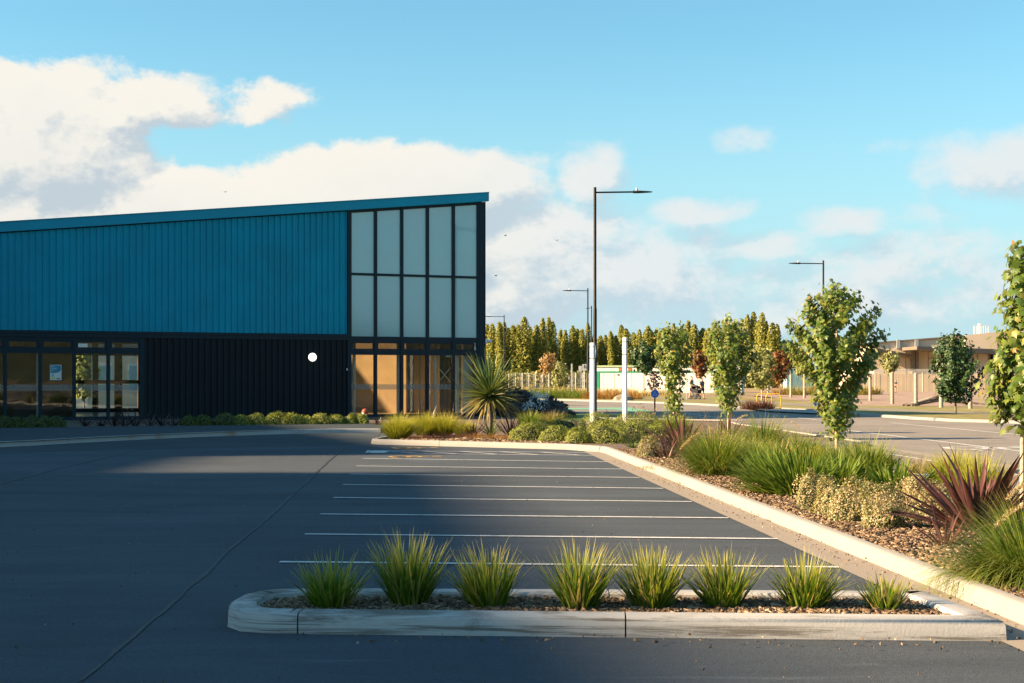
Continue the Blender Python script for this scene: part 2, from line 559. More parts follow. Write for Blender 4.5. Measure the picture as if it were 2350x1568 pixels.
def kerb_run(name, pts, side, w, h, m, joints, label, z0=0.0, batter=0.025):
    """cast kerb swept along pts; the kerb's body lies to the left (side=1) or right (side=-1) of the walk; joints: distances of the gaps"""
    root = empty(name, (0, 0, 0), label=label, kind='structure')
    pts = [Vector(p[:2]) for p in pts]
    cum = [0.0]
    for a, b in zip(pts[:-1], pts[1:]):
        cum.append(cum[-1] + (b - a).length)

    def at(s):
        s = min(max(s, 0), cum[-1])
        for i in range(len(pts) - 1):
            if s <= cum[i + 1] + 1e-9:
                return pts[i].lerp(pts[i + 1], (s - cum[i]) / max(1e-9, cum[i + 1] - cum[i]))
        return pts[-1]
    prof = [(0, -0.06), (0.004, 0.02), (batter, h - 0.035), (batter + 0.012, h - 0.012), (batter + 0.036, h), (w - 0.02, h), (w - 0.004, h - 0.014), (w, h - 0.05), (w, -0.06)]
    cuts = [0.0] + [j for j in joints if 0 < j < cum[-1]] + [cum[-1]]
    for a, b in zip(cuts[:-1], cuts[1:]):
        a2, b2 = a + (0.005 if a > 0 else 0), b - (0.005 if b < cum[-1] else 0)
        ss = sorted(set([a2, b2] + [c for c in cum if a2 + 0.004 < c < b2 - 0.004]))
        vs, n = [], len(prof)
        for s in ss:
            p = at(s)
            near = [i for i, c in enumerate(cum) if abs(c - s) < 0.004]
            segs = [i for i in range(len(pts) - 1) if cum[i] - 0.004 <= s <= cum[i + 1] + 0.004]
            d0 = (pts[segs[0] + 1] - pts[segs[0]]).normalized(); d1 = (pts[segs[-1] + 1] - pts[segs[-1]]).normalized()
            t = (d0 + d1).normalized()
            nn = Vector((-t.y, t.x)) * side
            k = 1 / max(0.6, t.dot(d1))
            for (o, z) in prof:
                q = p + nn * o * k
                vs.append((q.x, q.y, z0 + z))
        fs = []
        for i in range(len(ss) - 1):
            for j in range(n - 1):
                fs.append((i * n + j, i * n + j + 1, (i + 1) * n + j + 1, (i + 1) * n + j))
        fs.append(tuple(range(n))); fs.append(tuple((len(ss) - 1) * n + j for j in range(n))[::-1])
        b_ = MB(); b_.raw(vs, fs)
        b_.build('kerb_segment', m, root, smooth=True)
    return root


sheet('ground', [(-6000, -3000), (6000, -3000), (6000, 9000), (-6000, 9000)], -0.04, M['dry'], label='flat dry grassland reaching to the horizon')
car_park = sheet('car_park', [(-90, -60), (70, -60), (70, 128), (-90, 128)], 0.0, M['asphalt'], label='dark asphalt car park in front of the teal building')

# the older, paler asphalt of the road right of the long planting bed
sheet('road', [(KX(8.1, -40), -40), (70, -40), (70, 60), (19, 60), (15, 90), (9, 112), (3, 112), (3.4, 60.2), (8.2, 56.2), (KX(11, 52), 52), (KX(11.1, 36.4), 36.4), (KX(8.1, 35.6), 35.6)], 0.004, M['asphalt_old'],
      label='pale worn asphalt road and bays right of the planting bed')

# footpath before the building
fk = [P(x, y) for x, y in ((-260, 1046), (-120, 1036), (0, 1027), (80, 1023), (160, 1018.3), (240, 1014), (330, 1009.2), (424, 1005), (520, 1001.2), (612, 998), (700, 995.8), (792, 994.2), (874, 993.8))]
fk = [Vector(p[:2]) for p in fk]
foot_back = [Vector(P(x, y, 0.13)[:2]) for x, y in ((-260, 984), (0, 982), (416, 977), (880, 971.5))]
sheet('footpath', [(p.x + 0.10, p.y + 0.1) for p in fk] + [(p.x, p.y) for p in reversed(foot_back)], 0.128, M['asphalt_dark'], label='dark asphalt footpath along the teal building')
kerb_run('footpath_kerb', fk, 1, 0.15, 0.135, M['kerb_rust'], [1.9 * i + 0.7 for i in range(1, 40)], 'pale concrete kerb with rust stains along the footpath')
lane = [p - Vector((0, 0.01)) for p in fk]
sheet('lane_strip', [(p.x, p.y) for p in lane] + [(P(x, y).x, P(x, y).y) for x, y in ((862, 1018.5), (852, 1019), (640, 1025), (320, 1032), (0, 1039), (-260, 1050))], 0.004, M['asphalt_dark'],
      label='darker asphalt strip along the footpath kerb')

# the garden strip between footpath and building
sheet('building_bed', [(p.x, p.y + 0.01) for p in foot_back] + [(-3.3, 64), (-14, 60), (-34, 50.5)], 0.10, M['soil'], label='bark garden strip at the foot of the building')

# the long kerb, its gutter, the slanted end kerb
corner = Vector((KX(4.0, 33.6), 33.6))
endl = Vector((-3.56, 37.7))
main_pts = [Vector((KX(4.0, d), d)) for d in (3.0, 33.2)] + [corner + Vector((-0.06, 0.05))]
kerb_run('long_kerb', main_pts, -1, 0.16, 0.135, M['kerb'], [2.1 + 6.1 * i for i in range(6)], 'long pale sunlit concrete kerb between bays and planting bed')
end_pts = [corner + Vector((-0.07, 0.055)), Vector((1.26, 34.8)), Vector((-1.2, 36.25)), Vector((-3.2, 37.42)), Vector((-3.5, 37.66)), Vector((-3.62, 38.0)), Vector((-3.58, 38.6)), Vector((-3.3, 40.5)), Vector((-3.2, 45.8))]
kerb_run('end_kerb', end_pts, -1, 0.16, 0.135, M['kerb'], [0.55, 0.9, 4.9, 7.5], 'slanted concrete kerb closing the bays before the hedge')
sheet('gutter', [(KX(3.62, 3), 3), (KX(4.01, 3), 3), (KX(4.01, 33.7), 33.7), (KX(3.62, 33.9), 33.9)], 0.006, M['gutter'], label='sandy concrete gutter along the long kerb')

# planting bed
bed_poly = [(KX(4.12, 3), 3), (KX(4.12, 33.5), 33.5), (1.30, 34.92), (-1.15, 36.37), (-3.1, 37.52), (-3.48, 38.1), (-3.2, 40.5), (-3.1, 45.8), (-3.6, 47), (-3.4, 64.5), (-0.5, 64), (3.3, 60.1), (8.1, 56.1), (KX(10.9, 51.9), 51.9), (KX(10.9, 36.5), 36.5), (KX(7.95, 35.7), 35.7), (KX(7.95, 3), 3)]
sheet('planting_bed', bed_poly, 0.085, M['soil'], label='bark mulched planting bed between bays and road')
sheet('planting_lawn', [P(1300, 950, .09), P(1430, 950, .09), P(1420, 963, .09), P(1330, 966, .09), P(1240, 966, .09), P(1240, 952, .09)], 0.09, M['lawn_green'], label='small green lawn patch behind the hedge')
bk = [Vector((KX(8.0, 3), 3)), Vector((KX(8.0, 35.4), 35.4)), Vector((KX(8.3, 36.0), 36.0)), Vector((KX(10.6, 36.2), 36.2)), Vector((KX(11.0, 36.7), 36.7)), Vector((KX(11.0, 51.6), 51.6)), Vector((8.15, 56.0)), Vector((3.4, 60.15))]
kerb_run('bed_kerb', bk, 1, 0.15, 0.12, M['kerb'], [4.2 * i for i in range(1, 16)], 'concrete kerb on the road side of the planting bed')
sheet('dish_channel', [(KX(10.7, 3), 3), (KX(11.15, 3), 3), (KX(11.15, 35.8), 35.8), (KX(10.7, 35.8), 35.8)], 0.008, M['gutter'], label='shallow concrete channel along the road')

# far kerb, verge lawn, path, dirt
far_px = [(1180, 916), (1330, 921), (1450, 924), (1560, 928), (1640, 932), (1690, 937), (1780, 940), (1880, 945), (1960, 950), (2010, 957), (2080, 962), (2180, 968), (2290, 971), (2400, 975)]
far = [Vector((-70, 150))] + [Vector(P(x, y)[:2]) for x, y in far_px] + [Vector((34, 51.5)), Vector((60, 49))]
far[9:11] = [Vector((15.9, 70.6)), Vector((15.95, 66.0))]
kerb_run('far_kerb', far, 1, 0.35, 0.11, M['kerb'], [6 * i for i in range(8, 34)], 'pale concrete kerb on the far side of the road')
sheet('lawn', [(p.x + 0.3, p.y + 0.1) for p in far] + [(75, 49), (75, 96), (28, 100), (22, 122), (10, 140), (-70, 175)], 0.095, M['lawn'], label='yellowing mown lawn beyond the road')
path = [(-20, 143), (2, 130), (12, 119), (15.6, 112), (17, 100), (18.2, 84), (19.5, 74), (22, 66.5), (27, 61), (40, 56.5), (70, 54)]
p_o = strip('path', densify(path, 3), 1.9, 0.10, M['asphalt_old'])
tag(p_o, 'narrow pale path winding over the lawn', None, None, 'structure')
sheet('dirt', [(19.5, 88), (75, 62), (120, 75), (150, 190), (40, 190), (24, 150)], 0.10, M['dirt'], label='bare pinkish dirt ground before the timber fence')

# near island
isl = [(-1.45, 9.60), (0.735, 9.47), (3.12, 9.33), (2.985, 10.655), (-1.45, 10.80), (-1.70, 10.76), (-1.84, 10.66), (-1.92, 10.45), (-1.945, 10.15), (-1.90, 9.88), (-1.78, 9.70), (-1.62, 9.625), (-1.45, 9.60)]
isl_v = [Vector(p) for p in isl]
kerb_run('island_kerb', isl_v, 1, 0.21, 0.135, M['kerb_dirty'], [0.06, 2.18, 5.87, 8.2, 10.35, 10.75, 11.1], 'weathered concrete kerb round the near grass island', batter=0.008)
sheet('island_bed', [(-1.5, 9.72), (3.04, 9.43), (2.92, 10.56), (-1.5, 10.7), (-1.8, 10.45), (-1.8, 9.92)], 0.075, M['soil'], label='bark mulched island bed in the foreground')

# ---- markings painted on the lots (parts of the car park)
bay_px = [((642, 1291), (1925, 1303)), ((700, 1227), (1785, 1238)), ((735, 1181), (1672, 1190)), ((766, 1143), (1588, 1152.5)), ((787, 1113), (1522, 1122)), ((805, 1089), (1468, 1097)), ((818, 1070.3), (1428, 1077.5)), ((832, 1052.8), (1393, 1060.8))]
for (a, b) in bay_px:
    A, B_ = P(*a), P(*b)
    strip('parking_line', densify([A, B_], 0.6), 0.095, 0.008, M['paint_white'], car_park, 0.06)
hA, hB, hC, hD = P(843, 1040.3), P(1362, 1046), P(847, 1034.8), P(1348, 1039.3)
for a, b in ((hA, hB), (hC, hD), (hA, hC)):
    strip('hatch_line', densify([a, b], 0.6), 0.09, 0.008, M['paint_white'], car_park, 0.05)
strip('hatch_line', [hA.lerp(hC, 0.5) + Vector((0.02, 0, 0)), hA.lerp(hC, 0.5) + Vector((0.45, -0.03, 0))], 0.85, 0.008, M['paint_white'], car_park)
for k in range(5):
    a = hC.lerp(hD, 0.06 + 0.18 * k); b = hA.lerp(hB, 0.22 + 0.18 * k)
    strip('hatch_line', [a, b], 0.08, 0.011, M['paint_white'], car_park)


def wheelchair(c, s, ang, m, parent, z=0.008):
    """painted access symbol: head, torso, seat, leg and wheel ring, as flat paint"""
    b = MB()
    ca, sa = math.cos(ang), math.sin(ang)

    def T_(x, y): return (c.x + s * (x * ca - y * sa), c.y + s * (x * sa + y * ca), z)

    def seg(x0, y0, x1, y1, w):
        d = Vector((x1 - x0, y1 - y0)).normalized(); n_ = Vector((-d.y, d.x)) * w / 2
        b.raw([T_(x0 + n_.x, y0 + n_.y), T_(x0 - n_.x, y0 - n_.y), T_(x1 - n_.x, y1 - n_.y), T_(x1 + n_.x, y1 + n_.y)], [(0, 1, 2, 3)])
    b.raw([T_(-0.1 + 0.11 * math.cos(t * math.pi / 6), 0.86 + 0.11 * math.sin(t * math.pi / 6)) for t in range(12)], [tuple(range(12))])
    seg(-0.1, 0.72, -0.05, 0.32, 0.11); seg(-0.06, 0.545, 0.22, 0.545, 0.08); seg(-0.05, 0.33, 0.25, 0.33, 0.1); seg(0.24, 0.36, 0.4, 0.03, 0.1); seg(0.38, 0.05, 0.52, 0.09, 0.08)
    for k in range(12):
        t0, t1 = R(130 + k * 20), R(130 + (k + 1) * 20)
        b.raw([T_(0.02 + 0.27 * math.cos(t0), 0.27 + 0.27 * math.sin(t0)), T_(0.02 + 0.35 * math.cos(t0), 0.27 + 0.35 * math.sin(t0)), T_(0.02 + 0.35 * math.cos(t1), 0.27 + 0.35 * math.sin(t1)), T_(0.02 + 0.27 * math.cos(t1), 0.27 + 0.27 * math.sin(t1))], [(0, 1, 2, 3)])
    return b.build('access_symbol', m, parent)


wheelchair(P(905, 1028.5), 1.1, R(-90), M['paint_yellow'], car_park)
wheelchair(P(900, 1048.5), 1.1, R(-90), M['paint_yellow'], car_park)
wheelchair(Vector((KX(12.5, 35.2), 35.2, 0)), 2.2, R(-78), M['paint_white'], car_park, 0.012)

# sealed joints in the asphalt
j1 = [P(x, y) for x, y in ((794, 1023), (760, 1053), (722, 1089), (680, 1129), (640, 1166), (600, 1201), (560, 1236), (520, 1269), (490, 1300), (464, 1323), (440, 1342))]
strip('asphalt_joint', [Vector((p.x + random.uniform(-.010, .010), p.y)) for p in densify(j1, 0.5)], 0.04, 0.006, M['seal'], car_park, 0.5)
j1b = [P(x, y) for x, y in ((440, 1342), (390, 1390), (330, 1440), (270, 1495), (190, 1565))]
strip('asphalt_joint', [Vector((p.x + random.uniform(-.015, .015), p.y)) for p in densify(j1b, 0.3)], 0.03, 0.006, M['seal'], car_park, 0.6)
j2 = [P(x, y) for x, y in ((316, 1033), (180, 1065), (90, 1087), (0, 1111), (-60, 1128))]
strip('asphalt_joint', [Vector((p.x, p.y + random.uniform(-.05, .05))) for p in densify(j2, 0.5)], 0.05, 0.006, M['seal'], car_park, 0.5)

# lines on the road
for x0, d0, d1, w in ((13.6, 8, 49, 0.12), (17.6, 12, 56, 0.12), (10.2, 10, 34.5, 0.10), (15.9, 58, 68, 0.12), (12.6, 60, 71, 0.12)):
    strip('lane_line', densify([(KX(x0, d0), d0), (KX(x0, d1), d1)], 2), w, 0.012, M['paint_white'], car_park, 0.1)
for (x0, x1, d) in ((8.2, 10.15, 22.4), (8.2, 10.15, 28.8), (13.6, 17.6, 54.0), (4.6, 9.5, 62.5)):
    strip('bay_mark', [(KX(x0, d), d), (KX(x1, d), d - 0.1)], 0.1, 0.012, M['paint_white'], car_park)
b = MB(); c0 = P(2108, 1091)
b.raw([(c0.x + x, c0.y + y, 0.012) for x, y in ((-0.5, -0.04), (0.0, -0.06), (0.0, -0.25), (0.42, 0.05), (0.0, 0.35), (0.0, 0.12), (-0.5, 0.1))], [(0, 1, 5, 6), (2, 3, 4)])
b.build('arrow_mark', M['paint_white'], car_park)
gp = [P(x, y) for x, y in ((1302, 937), (1448, 936), (1503, 945), (1455, 946.3), (1412, 940.5), (1302, 940))]
g_o = sheet('green_patch', gp, 0.012, M['paint_green'], car_park)

# ------------------------------------------------------------------ teal building
BA = math.atan2(0.399, 0.917)
BC = Vector((-1.17, 63.1, 0))
bld = empty('sports_hall', BC, BA, 'long teal ribbed steel hall with dark base and glazed corner', 'building')
ux, uy = math.cos(BA), math.sin(BA)


def fs_(px, Y=0.0):
    """hall's own x where the sight line through photo column px meets the plane y = Y of the hall"""
    k = (px - HX) / F
    # rel = (k t - BC.x, t - BC.y); y_local = -uy rel.x + ux rel.y
    t = (Y - uy * BC.x + ux * BC.y) / (ux - uy * k)
    return ux * (k * t - BC.x) + uy * (t - BC.y)


def fz(px, py):
    k = (px - HX) / F
    t = (-uy * BC.x + ux * BC.y) / (ux - uy * k)
    return CAM_H + (HY - py) * t / F


def zr(x): return 9.58 + 0.1063 * x       # top of the fascia


LEFT = -34.0


def slant(x0, x1, y0, y1, zb, zt0, zt1):
    """box with a top that slopes from zt0 at x0 to zt1 at x1; zb may be a pair too"""
    b0, b1 = zb if isinstance(zb, tuple) else (zb, zb)
    b = MB()
    b.raw([(x0, y0, b0), (x1, y0, b1), (x1, y1, b1), (x0, y1, b0), (x0, y0, zt0), (x1, y0, zt1), (x1, y1, zt1), (x0, y1, zt0)],
          [(0, 3, 2, 1), (4, 5, 6, 7), (0, 1, 5, 4), (1, 2, 6, 5), (2, 3, 7, 6), (3, 0, 4, 7)])
    return b


slant(LEFT, 0.14, -0.16, 0.02, (zr(LEFT) - 0.36, zr(0.14) - 0.36), zr(LEFT), zr(0.14)).build('fascia', M['teal_fascia'], bld)
slant(LEFT, 0.15, -0.19, 0.03, (zr(LEFT) + 0.002, zr(0.15) + 0.002), zr(LEFT) + 0.03, zr(0.15) + 0.03).build('fascia_cap', M['teal_fascia'], bld)
for (x0, x1, y0, y1) in ((LEFT, -21, 0.03, 12), (-21, -11, 0.03, 5.0), (-21, -11, 9.5, 12), (-11, 0.14, 0.03, 12)):  # unseen roof left open in the middle so sun reaches the plywood wall
    slant(x0, x1, y0, y1, (zr(x0) - 0.22, zr(x1) - 0.22), zr(x0) - 0.05, zr(x1) - 0.05).build('roof_sheet', M['teal_fascia'], bld)


def rib_panel(x0, x1, z0, z1a, z1b, depth, rw, y=0.0):
    """one pressed steel tray: flat pan with a raised seam at its right edge and a low swage in the middle"""
    prof = [(x0, y), (x0 + 0.38 * (x1 - x0), y), (x0 + 0.42 * (x1 - x0), y - 0.006), (x0 + 0.5 * (x1 - x0), y - 0.006), (x0 + 0.54 * (x1 - x0), y), (x1 - rw - 0.008, y), (x1 - rw, y - depth), (x1 - 0.006, y - depth), (x1 - 0.001, y), (x1 - 0.001, y + 0.03), (x0, y + 0.03)]
    n = len(prof)
    top = lambda x: z1a + (z1b - z1a) * (x - x0) / (x1 - x0)
    b = MB()
    b.raw([(p[0], p[1], z0) for p in prof] + [(p[0], p[1], top(p[0])) for p in prof], [tuple(range(n))[::-1], tuple(range(n, 2 * n))] + [(i, (i + 1) % n, n + (i + 1) % n, n + i) for i in range(n)])
    return b


TR = fs_(795.5)
pitch = 0.2475
x1 = TR - 0.01
while x1 > -21.5:
    x0 = x1 - pitch
    rib_panel(x0, x1, 3.50 + random.uniform(0, .004), zr(x0) - 0.40, zr(x1) - 0.40, 0.062, 0.03, random.uniform(-.002, .002)).build('teal_panel', M['teal'], bld)
    x1 = x0
slant(LEFT, x1, -0.01, 0.03, 3.5, zr(LEFT) - .4, zr(x1) - .4).build('teal_wall', M['teal'], bld)
slant(LEFT, TR + 0.02, 0.045, 0.2, 3.35, zr(LEFT) - .3, zr(TR) - .3).build('upper_wall', M['dark_clad'], bld)
# ledge flashing between the storeys
MB().box(LEFT, TR + 0.14, -0.10, 0.04, 3.40, 3.485).build('flashing', M['frame'], bld)
MB().box(LEFT, TR + 0.10, -0.06, 0.04, 3.26, 3.395).build('flashing', M['frame'], bld)
DL = fs_(331)
x0 = DL
while x0 < TR - 0.1:
    w = 0.245
    xe = min(x0 + w, TR + 0.03)
    rib_panel(x0, xe, 0.16, 3.255, 3.255, 0.055, 0.09, random.uniform(-.002, .002)).build('dark_panel', M['dark_clad'], bld)
    x0 = xe
MB().box(DL, TR + 0.03, 0.045, 0.2, 0.15, 3.3).build('lower_wall', M['dark_clad'], bld)
MB().box(LEFT, 0.0, -0.02, 0.25, 0.0, 0.155).build('plinth', M['frame'], bld)
# door sensor and number
MB().box(TR - 0.03, TR + 0.02, -0.09, -0.06, 2.02, 2.10).build('sensor', M['white'], bld)

# --- glazing helper
M['frost'] = mat('frosted_glass', (0.19, 0.42, 0.46), 0.05, 0.05, 0.25, spec=0.5)
M['frost'].node_tree.nodes['Principled BSDF'].inputs['IOR'].default_value = 2.1
def band_material():
    m, T, b_ = shader('printed_glass_band')
    t = T.t
    pos = N(t, 'ShaderNodeTexCoord').outputs['Object']
    sp = N(t, 'ShaderNodeSeparateXYZ'); t.links.new(pos, sp.inputs[0])
    tri = T.m('PINGPONG', T.mul(sp.outputs[0], 1.0), 0.09)
    tri2 = T.m('PINGPONG', T.add(sp.outputs[0], 0.045), 0.045)
    v = T.m('PINGPONG', sp.outputs[2], 0.055)
    a = T.m('GREATER_THAN', T.m('ABSOLUTE', T.sub(T.mul(tri, 0.61), v)), 0.012)
    c_ = T.m('GREATER_THAN', T.m('ABSOLUTE', T.sub(tri2, T.mul(v, 0.8))), 0.008)
    f = T.mul(a, c_)
    T.put(b_.inputs['Base Color'], (0.46, 0.46, 0.44, 1))
    b_.inputs['Roughness'].default_value = 0.6
    tr = N(t, 'ShaderNodeBsdfTransparent'); tr.inputs[0].default_value = (0.85, 0.88, 0.88, 1)
    mx = N(t, 'ShaderNodeMixShader')
    t.links.new(T.mul(f, 0.72), mx.inputs[0]); t.links.new(tr.outputs[0], mx.inputs[1]); t.links.new(b_.outputs[0], mx.inputs[2])
    t.links.new(mx.outputs[0], t.nodes['Material Output'].inputs[0])
    return m


M['band'] = band_material()


def pane(x0, x1, z0, z1a, z1b, m, parent, y=0.09, name='pane'):
    return slant(x0, x1, y, y + 0.012, z0, z1a, z1b).build(name, m, parent)


def sash(x0, x1, z0, z1, w, parent, y=0.03):
    """opening top light: four rails round a pane"""
    b = MB()
    b.box(x0, x1, y, y + 0.06, z0, z0 + w); b.box(x0, x1, y, y + 0.06, z1 - w, z1)
    b.box(x0, x0 + w, y, y + 0.06, z0 + w, z1 - w); b.box(x1 - w, x1, y, y + 0.06, z0 + w, z1 - w)
    s = b.build('sash', M['frame'], parent)
    pane(x0 + w - 0.01, x1 - w + 0.01, z0 + w - 0.01, z1 - w + 0.01, z1 - w + 0.01, M['glass_dark'], s, y + 0.03)
    return s


# right-hand glazed corner
mx_px = [804, 862.3, 922.5, 981.5, 1041, 1097.5]
ms = [fs_(p) for p in mx_px]
MW = 0.062
for i, x in enumerate(ms):
    w = MW if 0 < i < 5 else 0.05
    slant(x - w, x + w, -0.02, 0.14, 0.155, zr(x - w) - 0.37, zr(x + w) - 0.37).build('mullion', M['frame'], bld)
slant(TR + 0.03, ms[0] - 0.052, -0.03, 0.2, 0.155, zr(TR) - 0.37, zr(ms[0]) - 0.37).build('corner_trim', M['frame'], bld)
slant(ms[5] + 0.052, 0.0, -0.03, 0.25, 0.155, zr(ms[5]) - 0.37, zr(0) - 0.37).build('corner_post', M['frame'], bld)
slant(0.002, 0.03, -0.05, 0.25, 0.155, zr(0) - .37, zr(0.03) - 0.37).build('corner_flashing', M['frame'], bld)
for i in range(5):
    a, c = ms[i] + (MW if i else 0.05), ms[i + 1] - (MW if i < 4 else 0.05)
    for z0, z1 in ((0.157, 0.215), (2.66, 2.86), (3.20, 3.42), (5.93, 6.03)):
        MB().box(a, c, 0.0, 0.14, z0, z1).build('transom', M['frame'], bld)
    slant(a, c, 0.0, 0.14, (zr(a) - 0.47, zr(c) - 0.47), zr(a) - 0.37, zr(c) - 0.37).build('transom', M['frame'], bld)
    pn = pane(a, c, 0.215, 2.66, 2.66, M['glass'], bld)
    MB().box(a, c, 0.084, 0.0875, 1.23, 1.45).build('printed_band', M['band'], pn)
    sash(a + 0.003, c - 0.003, 2.862, 3.198, 0.055, bld, 0.02)
    pane(a, c, 3.42, 5.93, 5.93, M['frost'], bld, 0.06, 'frosted_pane')
    pane(a, c, 6.03, zr(a) - 0.47, zr(c) - 0.47, M['frost'], bld, 0.06, 'frosted_pane')

# left-hand shopfront
lp = [-148, -68, 12, 92.4, 171, 248.6, 325]
ls = [fs_(p) for p in lp]
for i, x in enumerate(ls):
    MB().box(x - 0.06, x + 0.06, -0.01, 0.14, 0.155, 3.258).build('mullion', M['frame'], bld)
MB().box(ls[-1] + 0.06, DL - 0.002, -0.01, 0.2, 0.155, 3.258).build('corner_trim', M['frame'], bld)
for i in range(len(ls) - 1):
    a, c = ls[i] + 0.06, ls[i + 1] - 0.06
    for z0, z1 in ((0.157, 0.23), (2.64, 2.80), (3.15, 3.258)):
        MB().box(a, c, 0.0, 0.14, z0, z1).build('transom', M['frame'], bld)
    pn = pane(a, c, 0.23, 2.64, 2.64, M['glass'], bld)
    MB().box(a, c, 0.084, 0.0875, 1.22, 1.45).build('printed_band', M['band'], pn)
    sash(a + 0.003, c - 0.003, 2.802, 3.148, 0.075, bld, 0.02)
MB().box(LEFT, ls[0] - 0.06, 0.0, 0.2, 0.155, 3.26).build('lower_wall', M['dark_clad'], bld)

# rest of the shell and the rooms behind the glass
M['ply'] = mat('warm_plywood', (0.40, 0.225, 0.10), 0.45, 0.10, 1.2, second=(0.28, 0.16, 0.075), sfac=0.5, sscale=0.8)
M['brown'] = mat('brown_panelling', (0.11, 0.042, 0.018), 0.5, 0.3, 2.0)
M['floor_in'] = mat('timber_floor', (0.34, 0.21, 0.11), 0.18, 0.15, 1.0, spec=0.5)
M['ceiling'] = mat('dark_ceiling', (0.05, 0.045, 0.04), 0.8)
MB().box(LEFT, -0.02, 0.26, 11.9, 0.0, 0.15).build('floor', M['floor_in'], bld)
slant(LEFT, LEFT + 0.2, 0.2, 12, 0.0, zr(LEFT) - .23, zr(LEFT + .2) - .23).build('side_wall', M['teal'], bld)
slant(-0.2, -0.01, 6.0, 12, 0.15, zr(-.2) - .23, zr(-.01) - .23).build('side_wall', M['teal'], bld)
slant(-0.2, -0.01, 0.26, 6.0, 3.4, zr(-.2) - .23, zr(-.01) - .23).build('side_wall', M['teal'], bld)
for y in (1.7, 3.1, 4.5, 5.95):
    MB().box(-0.14, -0.02, y - 0.05, y + 0.05, 0.15, 3.4).build('mullion', M['frame'], bld)
MB().box(-0.14, -0.02, 0.25, 6.0, 2.66, 2.84).build('transom', M['frame'], bld)
MB().box(-0.10, -0.085, 0.25, 6.0, 0.15, 3.4).build('pane', M['glass'], bld)
# back wall: solid but for the open bays behind the shopfront
ob = [fs_(p, 11.9) for p in (171, 211, 225, 244, 252, 262, 280, 316)]
slant(LEFT, ob[0], 11.8, 12.0, 0.15, zr(LEFT) - .23, zr(ob[0]) - .23).build('back_wall', M['brown'], bld)
slant(ob[-1], -0.2, 11.8, 12.0, 0.15, zr(ob[-1]) - .23, zr(-.2) - .23).build('back_wall', M['brown'], bld)
for i in (1, 3, 5):
    MB().box(ob[i], ob[i + 1], 11.8, 12.0, 0.15, 3.6).build('back_post', M['frame'], bld)
slant(ob[0], ob[-1], 11.8, 12.0, 3.3, zr(ob[0]) - .23, zr(ob[-1]) - .23).build('back_wall', M['brown'], bld)
for z0, z1 in ((0.15, 0.32), (1.45, 1.62), (2.75, 3.0)):
    for i in (0, 2, 4, 6):
        MB().box(ob[i], ob[i + 1], 11.85, 11.97, z0, z1).build('back_rail', M['frame'], bld)
MB().box(fs_(-160, 5), fs_(171, 5), 5.0, 5.15, 0.15, 3.5).build('partition', M['brown'], bld)
MB().box(LEFT, DL + 0.5, 0.2, 5.2, 3.52, 3.6).build('ceiling', M['ceiling'], bld)
MB().box(fs_(86.5, .5) - 0.06, fs_(86.5, .5) + 0.06, 0.35, 0.5, 0.15, 3.3).build('column', M['white'], bld)
# plywood wall, columns and cross brace behind the corner glazing
def hl(X, Yw):
    r = (X - BC.x, Yw - BC.y)
    return Vector((ux * r[0] + uy * r[1], -uy * r[0] + ux * r[1], 0))
pa, pb = hl(-8.3, 67.75), hl(-4.75, 66.7)
MB().bar(pa + Vector((0, 0, 2.3)), pb + Vector((0, 0, 2.3)), 0.15, 4.3).build('plywood_wall', M['ply'], bld)
pc, pd_ = hl(-4.45, 67.4), hl(-3.3, 67.1)
MB().bar(pc + Vector((0, 0, 2.3)), pd_ + Vector((0, 0, 2.3)), 0.15, 4.3).build('plywood_wall', M['ply'], bld)
MB().tube([(fs_(963, .8), 0.8, 0.15), (fs_(963, .8), 0.8, 3.4)], 0.06, 12).build('column', M['ply'], bld, True)
for px, w, mm in ((813, .05, 'white'), (915, .06, 'white'), (1073, .2, 'steel'), (1050, .06, 'white'), (998, .05, 'steel')):
    x = fs_(px, 0.55)
    MB().box(x - w, x + w, 0.5, 0.6 + w, 0.15, 3.4).build('column', M[mm], bld)
for a, c in (((957, 3.2), (1082, 0.5)), ((960, 0.5), (1080, 3.2))):
    MB().tube([(fs_(a[0], .9), .9, a[1]), (fs_(c[0], .95), .95, c[1])], 0.02, 8).build('cross_brace', M['steel'], bld)
tx = bpy.data.curves.new('house_number', 'FONT'); tx.body = '2\n8'; tx.size = 0.2; tx.space_line = 0.8; tx.align_x = 'CENTER'; tx.extrude = 0.002
tx.materials.append(M['white'])
tmp = bpy.data.objects.new('house_number', tx); COL.objects.link(tmp)
num_me = bpy.data.meshes.new_from_object(tmp.evaluated_get(bpy.context.evaluated_depsgraph_get()))
bpy.data.objects.remove(tmp)
to = link('house_number', num_me, bld)
to.location = (fs_(1090), -0.005, 3.05); to.rotation_euler = (R(90), 0, 0)

# --- things fixed to or lying by the hall
def hall_pt(x, y, z):
    return Vector((BC.x + ux * x - uy * y, BC.y + uy * x + ux * y, z))


m_, T_, b_ = shader('lit_lamp_globe')
b_.inputs['Base Color'].default_value = (0.9, 0.88, 0.8, 1)
b_.inputs['Emission Color'].default_value = (1.0, 0.93, 0.78, 1); b_.inputs['Emission Strength'].default_value = 0.55
M['globe'] = m_
lamp = empty('wall_lamp', hall_pt(fs_(715.5), -0.06, fz(715.5, 820)), BA, 'round glowing white lamp on the dark ribbed wall', 'lamp')
g = MB().lathe([(0.02, 0.0), (0.165, 0.01), (0.17, 0.05), (0.15, 0.10), (0.10, 0.135), (0.03, 0.15)], 28).build('globe', M['globe'], lamp, True)
g.rotation_euler = (R(90), 0, 0)
g2 = MB().lathe([(0.19, -0.02), (0.195, 0.0), (0.19, 0.02), (0.175, 0.022)], 28).build('rim', M['frame'], lamp, True)
g2.rotation_euler = (R(90), 0, 0)

